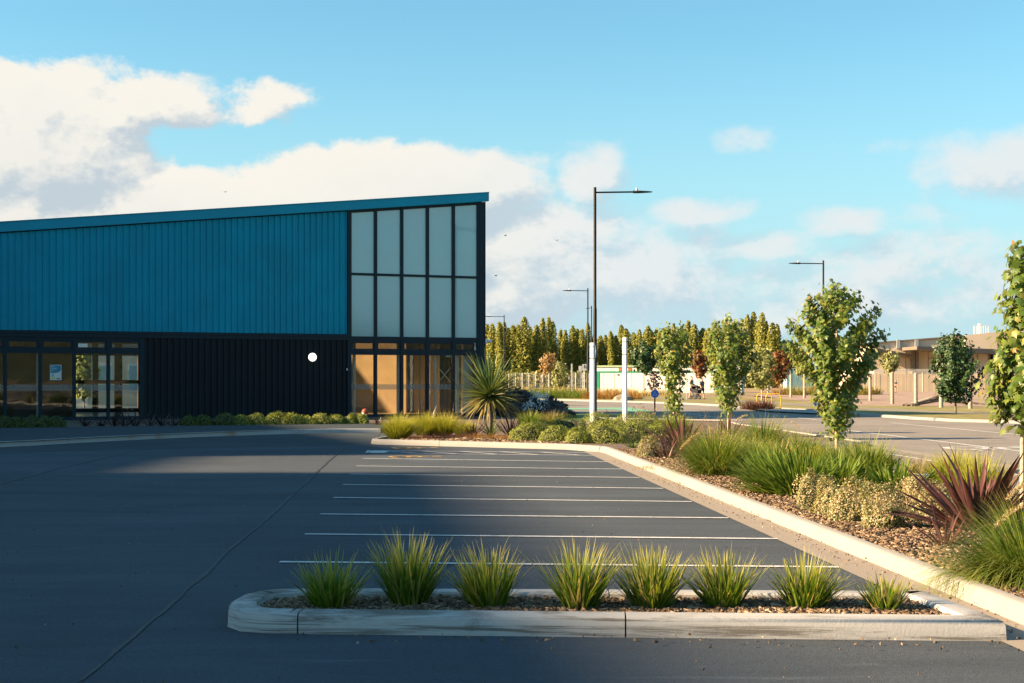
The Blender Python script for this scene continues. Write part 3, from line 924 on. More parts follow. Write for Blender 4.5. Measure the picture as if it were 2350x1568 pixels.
cc = empty('security_camera', hall_pt(0.03, -0.05, fz(1112, 784)), BA, 'small white security camera on the hall corner', 'camera')
MB().box(-0.02, 0.05, -0.06, 0.06, -0.12, 0.12, 0.01).build('bracket', M['white'], cc)
c2 = MB().lathe([(0.05, -0.1), (0.07, -0.08), (0.07, 0.1), (0.06, 0.12)], 14).build('housing', M['white'], cc, True); c2.rotation_euler = (0, R(90), 0); c2.location = (0.16, 0, 0.02)
c3 = MB().lathe([(0.045, 0), (0.045, 0.03), (0.02, 0.035)], 12).build('lens', M['black'], cc, True); c3.rotation_euler = (0, R(90), 0); c3.location = (0.28, 0, 0.02)

M['poster_blue'] = mat('poster_blue', (0.02, 0.20, 0.30), 0.5, 0.03)
po = empty('poster', hall_pt(fs_(128.5), 0.075, fz(128.5, 855)), BA, 'teal and white notice taped inside the shop window', 'poster')
MB().box(-0.21, 0.21, 0, 0.003, -0.29, 0.29).build('sheet', M['white'], po)
pb_ = MB()
pts = [(-0.19, 0.27), (0.19, 0.27), (0.19, 0.10), (0.15, 0.04), (0.08, 0.0), (-0.02, -0.02), (-0.19, -0.02)]
pb_.raw([(x, -0.003, z) for x, z in pts], [tuple(range(len(pts)))])
pb_.build('print', M['poster_blue'], po)
for k, (x0, x1, z) in enumerate(((-.16, -.04, .22), (-.16, .03, .165), (-.16, .05, .13), (-.16, -.06, .07))):
    MB().box(x0, x1, -0.007, -0.004, z - 0.007, z + 0.007).build('text_line', M['white'], po)
MB().box(0.03, 0.16, -0.006, -0.003, -0.25, -0.22).build('text_line', M['black'], po)
M['cont_print'] = mat('poster_pale', (0.20, 0.42, 0.48), 0.5, 0.05)
M['lime_print'] = mat('poster_yellow', (0.65, 0.55, 0.08), 0.5, 0.05)
MB().box(-0.17, -0.02, -0.006, -0.003, -0.25, -0.19).build('print', M['lime_print'], po)
MB().box(-0.15, -0.06, -0.006, -0.003, -0.16, -0.05).build('print', M['cont_print'], po)

M['ball'] = mat('ball_leather', (0.28, 0.055, 0.03), 0.6, 0.1, 30, bump=0.4, bscale=300)
M['ball_pale'] = mat('ball_leather_pale', (0.62, 0.55, 0.45), 0.6, 0.1, 30)

# ------------------------------------------------------------------ vegetation builders
def blade_arrays(base, az, lean, curve, L, w, S=5, fold=0.0, wpow=1.6, rnd=None, twist=0.25):
    n = len(az)
    s = np.linspace(0, 1, S + 1)
    phi = lean[:, None] + curve[:, None] * (s[None, :] ** 1.4)
    ds = (L / S)[:, None]
    hor = np.zeros((n, S + 1)); ver = np.zeros((n, S + 1))
    mid = (phi[:, 1:] + phi[:, :-1]) / 2
    hor[:, 1:] = np.cumsum(np.sin(mid) * ds, 1); ver[:, 1:] = np.cumsum(np.cos(mid) * ds, 1)
    dirx, diry = np.cos(az), np.sin(az)
    pts = np.stack([base[:, 0, None] + hor * dirx[:, None], base[:, 1, None] + hor * diry[:, None], base[:, 2, None] + ver], 2)
    sa = az + np.pi / 2 + RNG.uniform(-twist, twist, n) * 3
    side = np.stack([np.cos(sa), np.sin(sa), np.zeros(n)], 1)
    prof = np.clip(np.minimum(1.0, 0.55 + s * 2.5) * (1 - s ** wpow), 0.04, 1)
    ww = (w[:, None] * prof[None, :])[:, :, None] * 0.5
    left, right = pts - side[:, None, :] * ww, pts + side[:, None, :] * ww
    k = 2
    rows = [left, right]
    if fold:
        k = 3
        nrm = np.stack([np.cos(phi) * dirx[:, None], np.cos(phi) * diry[:, None], -np.sin(phi)], 2)
        rows = [left, pts + nrm * ww * 2 * fold, right]
    V = np.stack(rows, 2).reshape(n, (S + 1) * k, 3)
    f = []
    for i in range(S):
        for j in range(k - 1):
            f.append((i * k + j, i * k + j + 1, (i + 1) * k + j + 1, (i + 1) * k + j))
    f = np.array(f)
    faces = (f[None] + (np.arange(n) * (S + 1) * k)[:, None, None]).reshape(-1, 4)
    if rnd is None: rnd = RNG.random(n)
    r = np.repeat(rnd, (S + 1) * k)
    al = np.tile(np.repeat(s, k), n)
    return V.reshape(-1, 3), faces, r, al


def grass_mesh(name, n, r0, h, spread, m, w=0.006, curve=(0.3, 1.2), S=5, bias=None, hvar=0.35, fold=0.0, wpow=1.6):
    """tuft of n blades; r0 root radius, h blade length, spread largest lean in radians; bias leans the tuft (x, y)"""
    az = RNG.uniform(0, 2 * np.pi, n)
    u = np.sqrt(RNG.random(n))
    base = np.stack([u * r0 * np.cos(az), u * r0 * np.sin(az), np.zeros(n) - 0.01], 1)
    lean = np.clip(u * spread * RNG.uniform(0.45, 1.1, n), 0.0, 1.45)
    az = az + RNG.normal(0, 0.5, n)
    if bias:
        vx, vy = np.sin(lean) * np.cos(az) + bias[0], np.sin(lean) * np.sin(az) + bias[1]
        az = np.arctan2(vy, vx); lean = np.clip(np.arctan2(np.hypot(vx, vy), np.cos(lean)), 0, 1.4)
    L = h * (1 - hvar * RNG.random(n) ** 1.3) * (1 - 0.12 * u) * (1 + 0.14 * (RNG.random(n) > 0.94))
    cv = RNG.uniform(curve[0], curve[1], n) * (0.35 + 0.8 * u)
    ww = w * RNG.uniform(0.7, 1.3, n)
    V, Fc, r, al = blade_arrays(base, az, lean, cv, L, ww, S, fold, wpow)
    return np_mesh(name, V, Fc, m, r, al, smooth=bool(fold))


MAPLE_V = np.array([(0, 0, 0), (.17, -.04, -.02), (.42, .03, -.09), (.34, .2, -.05), (.60, .44, -.14), (.37, .47, -.06), (.33, .63, -.06), (.16, .6, -.02), (0, 1.02, -.12),
                    (-.16, .6, -.02), (-.33, .63, -.06), (-.37, .47, -.06), (-.60, .44, -.14), (-.34, .2, -.05), (-.42, .03, -.09), (-.17, -.04, -.02), (0, .33, .03)], float)
MAPLE_F = np.array([(16, i, i + 1) for i in range(15)] + [(16, 15, 0)])
OVAL_V = np.array([(0, 0, 0), (.22, .3, -.05), (.2, .65, -.06), (0, 1, -.1), (-.2, .65, -.06), (-.22, .3, -.05), (0, .5, .04)], float)
OVAL_F = np.array([(6, 0, 1), (6, 1, 2), (6, 2, 3), (6, 3, 4), (6, 4, 5), (6, 5, 0)])
DIAM_V = np.array([(0, 0, 0), (.3, .5, .06), (0, 1, 0), (-.3, .5, .06)], float)
DIAM_F = np.array([(0, 1, 2), (0, 2, 3)])
TUFT_V = np.array([(0, 0, 0), (.35, .35, .1), (.1, .45, .0), (0, 1, 0.05), (-.12, .5, 0), (-.4, .4, .12)], float)
TUFT_F = np.array([(0, 1, 2), (0, 2, 3), (0, 3, 4), (0, 4, 5)])


def leaf_frames(pos, nrm, size, droop=0.5):
    """rotation matrices (n,3,3) whose columns are the leaf's x, y (tip) and z (face) axes"""
    n = len(pos)
    z = nrm + RNG.normal(0, 0.45, (n, 3)); z /= np.linalg.norm(z, axis=1)[:, None]
    t = RNG.normal(0, 1, (n, 3)); t[:, 2] -= droop * 2
    y = t - z * (t * z).sum(1)[:, None]; y /= np.linalg.norm(y, axis=1)[:, None] + 1e-9
    x = np.cross(y, z)
    return np.stack([x, y, z], 2) * size[:, None, None]


def leaf_mesh(name, pos, nrm, size, m, tv=DIAM_V, tf=DIAM_F, droop=0.5, rnd=None):
    A = leaf_frames(pos, nrm, size, droop)
    V = np.einsum('nij,kj->nki', A, tv) + pos[:, None, :]
    k = len(tv)
    Fc = (tf[None] + (np.arange(len(pos)) * k)[:, None, None]).reshape(-1, tf.shape[1])
    if rnd is None: rnd = RNG.random(len(pos))
    return np_mesh(name, V.reshape(-1, 3), Fc, m, np.repeat(rnd, k))


def interp(prof, h):
    return np.interp(h, [p[0] for p in prof], [p[1] for p in prof])


def lumpy(n, rx, ry, rz, lump=0.18, seed=0):
    """points and outward directions over a lumpy dome"""
    rg = np.random.default_rng(seed)
    d = rg.normal(0, 1, (n, 3)); d[:, 2] = np.abs(d[:, 2]) * 1.0 - 0.12
    d /= np.linalg.norm(d, axis=1)[:, None]
    cs = rg.normal(0, 1, (9, 3)); cs /= np.linalg.norm(cs, axis=1)[:, None]
    b = np.exp(-((1 - d @ cs.T) * 6)).sum(1)
    rr = (1 - lump) + lump * np.clip(b, 0, 1.6)
    c2 = rg.normal(0, 1, (70, 3)); c2 /= np.linalg.norm(c2, axis=1)[:, None]
    rr += lump * 0.55 * (np.clip(np.exp(-((1 - d @ c2.T) * 45)).sum(1), 0, 1.3) - 0.5)
    rr *= 1 - 0.16 * rg.random(n) ** 2 + 0.10 * rg.random(n) ** 6
    return d * rr[:, None] * np.array([rx, ry, rz]), d


def shrub(name, loc, rx, ry, rz, n, m, inner, label, cat='shrub', group=None, leaf=0.03, tv=OVAL_V, tf=OVAL_F, seed=0, lump=0.2, flowers=None):
    root = empty(name, loc, label=label, cat=cat, group=group)
    p, d = lumpy(n, rx, ry, rz, lump, seed)
    p[:, 2] = np.maximum(p[:, 2] + rz * 0.04, 0.01)
    link('foliage', leaf_mesh('foliage', p, d, leaf * RNG.uniform(0.7, 1.3, n), m, tv, tf, droop=-0.5), root)
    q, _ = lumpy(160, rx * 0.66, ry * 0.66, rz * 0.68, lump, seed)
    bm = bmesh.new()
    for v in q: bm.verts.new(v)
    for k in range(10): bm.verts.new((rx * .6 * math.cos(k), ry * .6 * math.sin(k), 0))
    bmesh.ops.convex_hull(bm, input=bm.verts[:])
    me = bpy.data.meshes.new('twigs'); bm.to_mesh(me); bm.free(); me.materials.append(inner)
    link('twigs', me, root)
    if flowers:
        cnt, fm, fsz = flowers
        p2, d2 = lumpy(cnt, rx * 1.03, ry * 1.03, rz * 1.05, lump, seed)
        k = p2[:, 2] > rz * 0.25
        fl = link('flowers', leaf_mesh('flowers', p2[k], d2[k], fsz * RNG.uniform(.6, 1.3, k.sum()), fm, TUFT_V, TUFT_F, -0.6), root)
        fl['kind'] = 'stuff'
    return root


def tree(name, loc, H, c0, prof, nleaf, lsize, m, bark, label, cat='tree', group=None, nb=34, tv=MAPLE_V, tf=MAPLE_F, single=0, lean=(0, 0), rad=0.03, seed=1, droop=0.5, upright=0.9, sway=0.0, fill=0.0):
    rg = np.random.default_rng(seed)
    root = empty(name, loc, label=label, cat=cat, group=group)
    tp = [Vector((lean[0] * t * H + sway * math.sin(t * 5), lean[1] * t * H + sway * math.cos(t * 4), t * H * 0.97)) for t in np.linspace(0, 1, 9)]

    def axis(h):
        t = min(max(h / (H * 0.97), 0), 1) * 8
        i = min(int(t), 7)
        return tp[i].lerp(tp[i + 1], t - i)
    tb = MB().tube(tp, [rad * (1 - 0.85 * t) + 0.003 for t in np.linspace(0, 1, 9)], 8)
    pos, nrm = [], []
    br = []
    for i in range(nb):
        h = c0 + (H * 0.97 - c0) * ((i + 0.5) / nb) ** 0.95
        r = float(interp(prof, (h - c0) / (H - c0))) * rg.uniform(0.75, 1.12)
        a = i * 2.39996 + rg.uniform(-0.4, 0.4)
        rise = min(r * upright, (H - h) * 0.85 + 0.02)
        p0 = axis(max(h - rise * 0.6, c0 * 0.85))
        p1 = axis(h) + Vector((math.cos(a) * r, math.sin(a) * r, rise * 0.4))
        mid = p0.lerp(p1, 0.5) + Vector((math.cos(a) * r * .12, math.sin(a) * r * .12, -rise * 0.06))
        br.append((p0, mid, p1, r))
        tb.tube([p0, mid, p1], [rad * 0.32 * (0.5 + 0.5 * (1 - i / nb)), rad * 0.2, 0.003], 5, cap=False)
    wts = np.array([(b_[3] + 0.03 * H / 3) ** 1.7 for b_ in br]); wts /= wts.sum()
    ids = rg.choice(len(br), nleaf, p=wts)
    t = rg.uniform(0.18, 1.05, nleaf) ** 0.8
    P0 = np.array([b_[0] for b_ in br])[ids]; PM = np.array([b_[1] for b_ in br])[ids]; P1 = np.array([b_[2] for b_ in br])[ids]
    tt = t[:, None]
    pos = P0 * (1 - tt) ** 2 + 2 * PM * tt * (1 - tt) + P1 * tt ** 2
    sig = 0.013 * H + 0.2 * lsize
    pos = pos + rg.normal(0, 1, (nleaf, 3)) * np.array([sig, sig, sig * 1.3])
    pos[:, 2] = np.maximum(pos[:, 2], c0 * 0.8)
    ax = np.array([axis(h) for h in pos[:, 2]])
    nrm = pos - ax; nrm[:, 2] = 0
    nrm /= np.linalg.norm(nrm, axis=1)[:, None] + 1e-6
    nrm[:, 2] += 0.55
    tb.build('trunk', bark, root, True)
    sz = lsize * rg.uniform(0.6, 1.25, nleaf)
    if single:
        # the leaves that show largest are leaves of their own, sharing mesh data
        order = np.argsort(-(sz - 0.15 * (pos[:, 1])))
        big, rest = order[:single], order[single:]
        A = leaf_frames(pos[big], nrm[big], sz[big], droop)
        me_v = []
        for k in range(10):
            me_v.append(np_mesh('leaf', MAPLE_V * np.array([1, 1, rg.uniform(0.4, 2.0)]), MAPLE_F, m, np.full(len(MAPLE_V), 0.94 * k / 9.0)))
        crown = link('crown', leaf_mesh('crown', pos[rest], nrm[rest], sz[rest], m, tv, tf, droop), root)
        crown['kind'] = 'stuff'
        for j in range(len(big)):
            o = bpy.data.objects.new('leaf', me_v[j % 10]); COL.objects.link(o); o.parent = crown
            a = A[j]; p = pos[big[j]]
            o.matrix_local = Matrix(((a[0, 0], a[0, 1], a[0, 2], p[0]), (a[1, 0], a[1, 1], a[1, 2], p[1]), (a[2, 0], a[2, 1], a[2, 2], p[2]), (0, 0, 0, 1)))
    else:
        link('crown', leaf_mesh('crown', pos, nrm, sz, m, tv, tf, droop), root)
    return root


def spiky(name, loc, leaves, m, label, cat='plant', group=None, seed=3, variants=7, w=0.04, length=0.8, lean=(0.1, 1.0), curve=(0.1, 0.7), r0=0.05, zoff=0.0, bias=0.0, sectors=None):
    """rosette of strap leaves, each leaf a part; leaf meshes are shared"""
    rg = np.random.default_rng(seed)
    root = empty(name, loc, label=label, cat=cat, group=group)
    meshes = []
    for k in range(variants):
        f = k / max(1, variants - 1)
        V, Fc, r, al = blade_arrays(np.zeros((1, 3)), np.array([0.0]), np.array([0.0]), np.array([curve[0] + (curve[1] - curve[0]) * f]), np.array([length]), np.array([w]), 7, 0.22, 2.2, np.array([rg.random()]), 0.1)
        meshes.append(np_mesh('leaf', V, Fc, m, r, al, smooth=True))
    for i in range(leaves):
        u = math.sqrt((i + 0.5) / leaves)
        a = i * 2.39996 + rg.uniform(-0.3, 0.3)
        ln = lean[0] + (lean[1] - lean[0]) * u * rg.uniform(0.75, 1.1)
        o = bpy.data.objects.new('leaf', meshes[rg.integers(variants)]); COL.objects.link(o); o.parent = root
        s = rg.uniform(0.62, 1.05)
        o.location = (r0 * u * math.cos(a), r0 * u * math.sin(a), zoff)
        o.rotation_euler = (0, ln, a)
        o.scale = (s, s * rg.uniform(0.8, 1.2), s)
    return root


# foliage colours
M['g_island'] = leafmat('lomandra_blade', [(0, (0.055, 0.115, 0.010)), (0.45, (0.115, 0.20, 0.016)), (0.80, (0.20, 0.25, 0.03)), (0.90, (0.40, 0.32, 0.12)), (1, (0.46, 0.36, 0.18))], tip=(0.44, 0.40, 0.12), tip_at=0.6, trans=0.42)
M['g_lime'] = leafmat('lime_grass', [(0, (0.10, 0.15, 0.015)), (0.6, (0.22, 0.25, 0.03)), (1, (0.33, 0.32, 0.05))], tip=(0.50, 0.46, 0.08), tip_at=0.5, trans=0.4)
M['g_green'] = leafmat('green_grass', [(0, (0.065, 0.125, 0.016)), (0.6, (0.14, 0.215, 0.032)), (0.92, (0.23, 0.27, 0.06)), (1, (0.40, 0.32, 0.14))], tip=(0.28, 0.29, 0.08), tip_at=0.6, trans=0.42)
M['g_deep'] = leafmat('deep_green_strap', [(0, (0.065, 0.125, 0.016)), (0.7, (0.14, 0.21, 0.035)), (1, (0.23, 0.29, 0.06))], trans=0.36, rough=0.55, spec=0.2)
M['g_olive'] = leafmat('olive_grass', [(0, (0.10, 0.11, 0.02)), (0.6, (0.20, 0.20, 0.04)), (1, (0.38, 0.30, 0.10))], tip=(0.42, 0.34, 0.13), tip_at=0.5, trans=0.35)
M['g_rust'] = leafmat('rust_sedge', [(0, (0.16, 0.08, 0.025)), (0.6, (0.32, 0.17, 0.05)), (1, (0.46, 0.28, 0.10))], tip=(0.5, 0.33, 0.14), trans=0.35)
M['g_dry'] = leafmat('dry_grass', [(0, (0.30, 0.22, 0.10)), (1, (0.55, 0.42, 0.22))], trans=0.35)
M['g_maroon'] = leafmat('maroon_sedge', [(0, (0.06, 0.025, 0.02)), (1, (0.20, 0.08, 0.05))], trans=0.3)
M['plume'] = leafmat('grass_plume', [(0, (0.50, 0.38, 0.22)), (1, (0.70, 0.56, 0.36))], trans=0.4, rough=0.8)
M['flax'] = leafmat('purple_flax_leaf', [(0, (0.052, 0.022, 0.024)), (0.5, (0.11, 0.048, 0.043)), (1, (0.19, 0.10, 0.075))], trans=0.25, rough=0.4, spec=0.35, back=(0.14, 0.06, 0.055))
M['flax_dark'] = leafmat('dark_flax_leaf', [(0, (0.018, 0.010, 0.014)), (1, (0.07, 0.028, 0.03))], trans=0.15, rough=0.35, spec=0.5)
M['cordy'] = leafmat('cabbage_tree_leaf', [(0, (0.055, 0.10, 0.035)), (0.7, (0.12, 0.17, 0.06)), (1, (0.24, 0.26, 0.09))], trans=0.25, rough=0.38, spec=0.45)
M['cordy_old'] = leafmat('cabbage_tree_old_leaf', [(0, (0.16, 0.16, 0.05)), (1, (0.36, 0.28, 0.11))], trans=0.25, rough=0.5)
M['maple'] = leafmat('maple_leaf', [(0, (0.050, 0.105, 0.018)), (0.5, (0.105, 0.17, 0.030)), (0.88, (0.20, 0.25, 0.045)), (0.97, (0.27, 0.24, 0.05)), (1, (0.30, 0.15, 0.04))], trans=0.38, rough=0.42, back=(0.30, 0.34, 0.20))
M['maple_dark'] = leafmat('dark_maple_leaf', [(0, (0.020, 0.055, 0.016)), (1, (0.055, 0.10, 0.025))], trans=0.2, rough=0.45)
M['pale_leaf'] = leafmat('pale_leaf', [(0, (0.13, 0.16, 0.05)), (1, (0.34, 0.34, 0.14))], trans=0.4)
M['red_leaf'] = leafmat('autumn_leaf', [(0, (0.10, 0.035, 0.012)), (0.45, (0.22, 0.065, 0.02)), (1, (0.13, 0.14, 0.03))], trans=0.35)
M['brown_leaf'] = leafmat('withered_leaf', [(0, (0.22, 0.13, 0.05)), (1, (0.40, 0.26, 0.12))], trans=0.3)
M['poplar'] = leafmat('poplar_leaf', [(0, (0.13, 0.155, 0.024)), (0.6, (0.24, 0.25, 0.045)), (1, (0.37, 0.34, 0.07))], trans=0.4)
M['hedge'] = leafmat('hedge_leaf', [(0, (0.095, 0.145, 0.022)), (0.6, (0.22, 0.26, 0.04)), (1, (0.36, 0.36, 0.09))], trans=0.3)
M['hebe'] = leafmat('hebe_leaf', [(0, (0.10, 0.13, 0.035)), (0.45, (0.20, 0.22, 0.08)), (0.72, (0.40, 0.33, 0.17)), (1, (0.58, 0.44, 0.28))], trans=0.3)
M['box_leaf'] = leafmat('box_leaf', [(0, (0.030, 0.060, 0.012)), (0.7, (0.09, 0.12, 0.022)), (1, (0.22, 0.21, 0.04))], trans=0.25)
M['daisy_leaf'] = leafmat('dark_daisy_leaf', [(0, (0.035, 0.040, 0.045)), (1, (0.16, 0.14, 0.13))], trans=0.15)
M['daisy'] = leafmat('daisy_petal', [(0, (0.5, 0.52, 0.6)), (1, (0.8, 0.8, 0.85))], trans=0.3)
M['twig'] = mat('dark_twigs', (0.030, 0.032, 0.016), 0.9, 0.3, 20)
M['bark_pale'] = mat('pale_young_bark', (0.42, 0.35, 0.26), 0.85, 0.25, 14, second=(0.2, 0.16, 0.11), sfac=0.6, sscale=20)
M['bark'] = mat('grey_bark', (0.16, 0.13, 0.10), 0.9, 0.3, 12)
M['chip'] = leafmat('bark_chip', [(0, (0.055, 0.038, 0.026)), (0.5, (0.15, 0.102, 0.064)), (0.9, (0.26, 0.185, 0.12)), (1, (0.42, 0.33, 0.24))], trans=0.02, rough=0.9, spec=0.2)


# ------------------------------------------------------------------ mulch
def inside(poly, x, y):
    c = np.zeros(len(x), bool)
    j = len(poly) - 1
    for i in range(len(poly)):
        xi, yi = poly[i][0], poly[i][1]; xj, yj = poly[j][0], poly[j][1]
        hit = ((yi > y) != (yj > y)) & (x < (xj - xi) * (y - yi) / (yj - yi + 1e-12) + xi)
        c ^= hit; j = i
    return c


def chips(name, poly, n, z, size, parent, y0, y1, power=1.0):
    xs = [p[0] for p in poly]
    y = y0 + (y1 - y0) * RNG.random(n * 3) ** power
    x = RNG.uniform(min(xs), max(xs), n * 3)
    k = inside(poly, x, y)
    x, y = x[k][:n], y[k][:n]
    n = len(x)
    a = RNG.uniform(0, 2 * np.pi, n)
    L = size * RNG.uniform(0.35, 1.5, n) * (1 + 0.6 * (RNG.random(n) > .92)); w = L * RNG.uniform(0.10, 0.26, n); h = RNG.uniform(0.003, 0.008, n)
    tilt, roll = RNG.normal(0, 0.22, n), RNG.normal(0, 0.25, n)
    ex = np.stack([np.cos(a) * np.cos(tilt), np.sin(a) * np.cos(tilt), np.sin(tilt)], 1)
    ey = np.stack([-np.sin(a) * np.cos(roll), np.cos(a) * np.cos(roll), np.sin(roll)], 1)
    ez = np.cross(ex, ey)
    c = np.stack([x, y, np.full(n, z) + RNG.uniform(0.002, 0.03, n)], 1)
    V = []
    for sz_ in (-1, 1):
        for sy_, sx_ in ((-1, -1), (-1, 1), (1, 1), (1, -1)):
            taper = 0.75 if sx_ > 0 else 1.0
            V.append(c + ex * (L * sx_ / 2)[:, None] + ey * (w * sy_ * taper / 2)[:, None] + ez * (h * sz_)[:, None])
    V = np.stack(V, 1)
    f = np.array([(4, 5, 6, 7), (0, 1, 5, 4), (1, 2, 6, 5), (2, 3, 7, 6), (3, 0, 4, 7)])
    Fc = (f[None] + (np.arange(n) * 8)[:, None, None]).reshape(-1, 4)
    o = link(name, np_mesh(name, V.reshape(-1, 3), Fc, M['chip'], np.repeat(RNG.random(n), 8)), parent)
    o['kind'] = 'stuff'
    return o


isl_in = [(-1.5, 9.82), (2.9, 9.56), (2.79, 10.46), (-1.5, 10.58), (-1.70, 10.4), (-1.70, 9.95)]
bark1 = chips('bark_mulch', isl_in, 15000, 0.075, 0.05, None, 9.5, 10.6)
tag(bark1, 'loose bark chips covering the near grass island', None, None, 'stuff')
bed_near = [(KX(4.19, 6), 6), (KX(4.19, 33), 33), (KX(7.8, 33), 33), (KX(7.9, 6), 6)]
bark2 = chips('bark_mulch', bed_near, 80000, 0.085, 0.05, None, 9.0, 34, 1.5)
tag(bark2, 'loose bark chips covering the long planting bed', None, None, 'stuff')

# ------------------------------------------------------------------ near island tufts
ORD = ['first', 'second', 'third', 'fourth', 'fifth', 'sixth', 'seventh', 'eighth', 'ninth', 'tenth', 'eleventh', 'twelfth', 'thirteenth', 'fourteenth', 'fifteenth', 'sixteenth', 'seventeenth', 'eighteenth', 'nineteenth', 'twentieth']


def ordinal(i):
    if i < 20: return ORD[i]
    tens = ['twent', 'thirt', 'fort', 'fift', 'sixt', 'sevent'][(i + 1) // 10 - 2]
    u = (i + 1) % 10
    return tens + 'ieth' if u == 0 else tens + 'y-' + ORD[u - 1]


tuft_lab = ['shaded green grass tuft at the left end of the kerbed island', 'tallest green tuft on the island, second from its left end', 'third green tuft from the left on the kerbed island',
            'fourth island tuft from the left, with many straw coloured blades', 'fifth tuft from the left on the kerbed island', 'sixth tuft from the left on the kerbed island, sunlit',
            'seventh tuft on the island, wide with pale bent blades', 'smallest tuft, at the right end of the kerbed island']
for i, (x, yb, yt, wpx) in enumerate(((760, 1398, 1262, 165), (938, 1392, 1218, 150), (1120, 1396, 1244, 165), (1330, 1400, 1236, 170), (1497, 1398, 1248, 165), (1660, 1396, 1254, 160), (1850, 1398, 1270, 165), (2030, 1404, 1312, 130))):
    p = P(x, yb, 0.08)
    h = (yb - yt) * p.y / F
    sp = math.atan2(wpx / 2 * p.y / F, h * 0.8) * 1.15
    me = grass_mesh('grass_tuft', int(360 * (0.75 + 0.5 * random.random())) if i < 7 else 220, 0.10 if i < 7 else 0.07, h * 1.12, sp, M['g_island'], 0.0135, (-0.1, 0.75), 6, hvar=0.65, wpow=3.0, bias=(random.uniform(-.12, .12), random.uniform(-.1, .1)))
    o = link('grass_tuft', me, None, p)
    tag(o, tuft_lab[i], 'grass', 'tufts on the near island')
# small weeds at the island's ends
for x, y, s, lab in ((2185, 1420, 0.07, 'small green weed at the right end of the island'), (1340, 1392, 0.12, 'thin lone weed by the middle of the island kerb')):
    o = link('weed', grass_mesh('weed', 40, 0.03, s, 0.9, M['g_green'], 0.006, (0.2, 0.9), 4), None, P(x, y, 0.08))
    tag(o, lab, 'weed')

# ------------------------------------------------------------------ long bed
def tuft(name, px, yb, h, spread, n, m, label, r0=0.12, w=0.009, curve=(0.4, 1.3), bias=None, cat='grass', group='grasses in the planting bed', z=0.085, fold=0.0, S=6, plumes=(), d=None):
    p = P(px, yb, z) if d is None else D(px, d, z)
    if group == 'grasses in the planting bed':
        h, n, r0, w = h * 1.2, int(n * 0.95), r0 * 1.2, w * 1.55
    me = grass_mesh('blades', n, r0, h, spread, m, w, curve, S, bias, 0.4, fold)
    if not plumes:
        o = link(name, me, None, p)
        return tag(o, label, cat, group)
    root = empty(name, p, label=label, cat=cat, group=group)
    link('blades', me, root)
    for (dx, dz, lean, ln) in plumes:
        # stalk that arches over and carries a feathery head
        pts = []
        for t in np.linspace(0, 1, 9):
            pts.append(Vector((dx * t ** 1.5, random.uniform(-.01, .01) - 0.1 * t, dz * (1 - (1 - t) ** 1.7) - (0.10 * ln * max(0, t - 0.75) * 4) * abs(lean))))
        hd = []
        a = pts[-2]
        dirv = Vector((math.copysign(1, lean) * abs(lean), -0.1, 0.45 - abs(lean) * 0.8)).normalized()
        for t in np.linspace(0, 1, 7):
            hd.append(pts[-1] + dirv * (ln * t) + Vector((0, 0, -0.10 * t * t)))
        MB().tube(pts, 0.0025, 5).build('stalk', M['g_dry'], root)
        k = 260
        tt = RNG.random(k)
        hp = np.array([hd[0].lerp(hd[-1], t) for t in tt]); hp[:, 2] -= 0.10 * (tt * tt - tt)
        nr = RNG.normal(0, 1, (k, 3))
        rad = 0.013 * np.sin(np.pi * np.clip(tt * 0.85 + 0.12, 0, 1))
        hp = hp + nr / np.linalg.norm(nr, axis=1)[:, None] * rad[:, None]
        link('plume', leaf_mesh('plume', hp, nr, np.full(k, 0.028), M['plume'], DIAM_V * np.array([.25, 1, 1]), DIAM_F, 0.2), root)
    return root


tuft('fountain_grass', 2352, 1335, 0.72, 1.35, 2300, M['g_green'], 'big arching green grass spilling over the kerb at the right edge', 0.24, 0.0075, (0.9, 1.8), bias=(-0.2, -0.1), S=8, plumes=((-0.05, 0.62, -0.9, 0.24), (0.02, 0.80, -0.7, 0.2)))
spiky('flax', P(2245, 1222, 0.085), 95, M['flax'], 'large purple flax beside the right-hand young tree', 'flax', 'purple flaxes', 5, w=0.095, length=1.0, lean=(0.05, 1.25), curve=(-0.15, 0.55), r0=0.16)
spiky('flax', P(2168, 1255, 0.085), 22, M['flax'], 'small reddish flax in front of the large purple flax', 'flax', 'purple flaxes', 6, w=0.035, length=0.50, lean=(0.05, 1.2), curve=(-0.1, 0.6), r0=0.07)
tuft('grass_clump', 2189, 1112, 0.52, 0.65, 620, M['g_lime'], 'lime green grass between the pale shrubs and the purple flax', 0.22, 0.011, (0.1, 0.7))
tuft('grass_clump', 1990, 1106, 0.66, 0.85, 560, M['g_green'], 'upright broad bladed clump right of the middle young tree', 0.20, 0.020, (0.2, 0.9), fold=0.15)
tuft('iris_clump', 1822, 1136, 0.72, 1.2, 420, M['g_deep'], 'broad leaved deep green iris clump leaning over the mulch', 0.26, 0.034, (0.1, 0.7), bias=(-0.45, -0.15), fold=0.15)
tuft('iris_clump', 1915, 1118, 0.55, 1.1, 260, M['g_deep'], 'broad leaved deep green clump at the foot of the middle tree', 0.26, 0.034, (0.1, 0.7), bias=(-0.1, 0.0), fold=0.15)
tuft('iris_clump', 2060, 1135, 0.50, 1.1, 240, M['g_deep'], 'broad leaved green clump behind the pale shrubs', 0.24, 0.034, (0.1, 0.7), bias=(0.2, 0.0), fold=0.15)
tuft('iris_clump', 1768, 1110, 0.62, 1.2, 320, M['g_deep'], 'broad leaved deep green clump between fountain grass and iris', 0.26, 0.032, (0.1, 0.7), bias=(-0.2, -0.1), fold=0.15)
tuft('grass_clump', 1725, 1078, 0.62, 0.95, 620, M['g_green'], 'green grass just right of the large fountain grass', 0.24, 0.011, (0.3, 1.0))
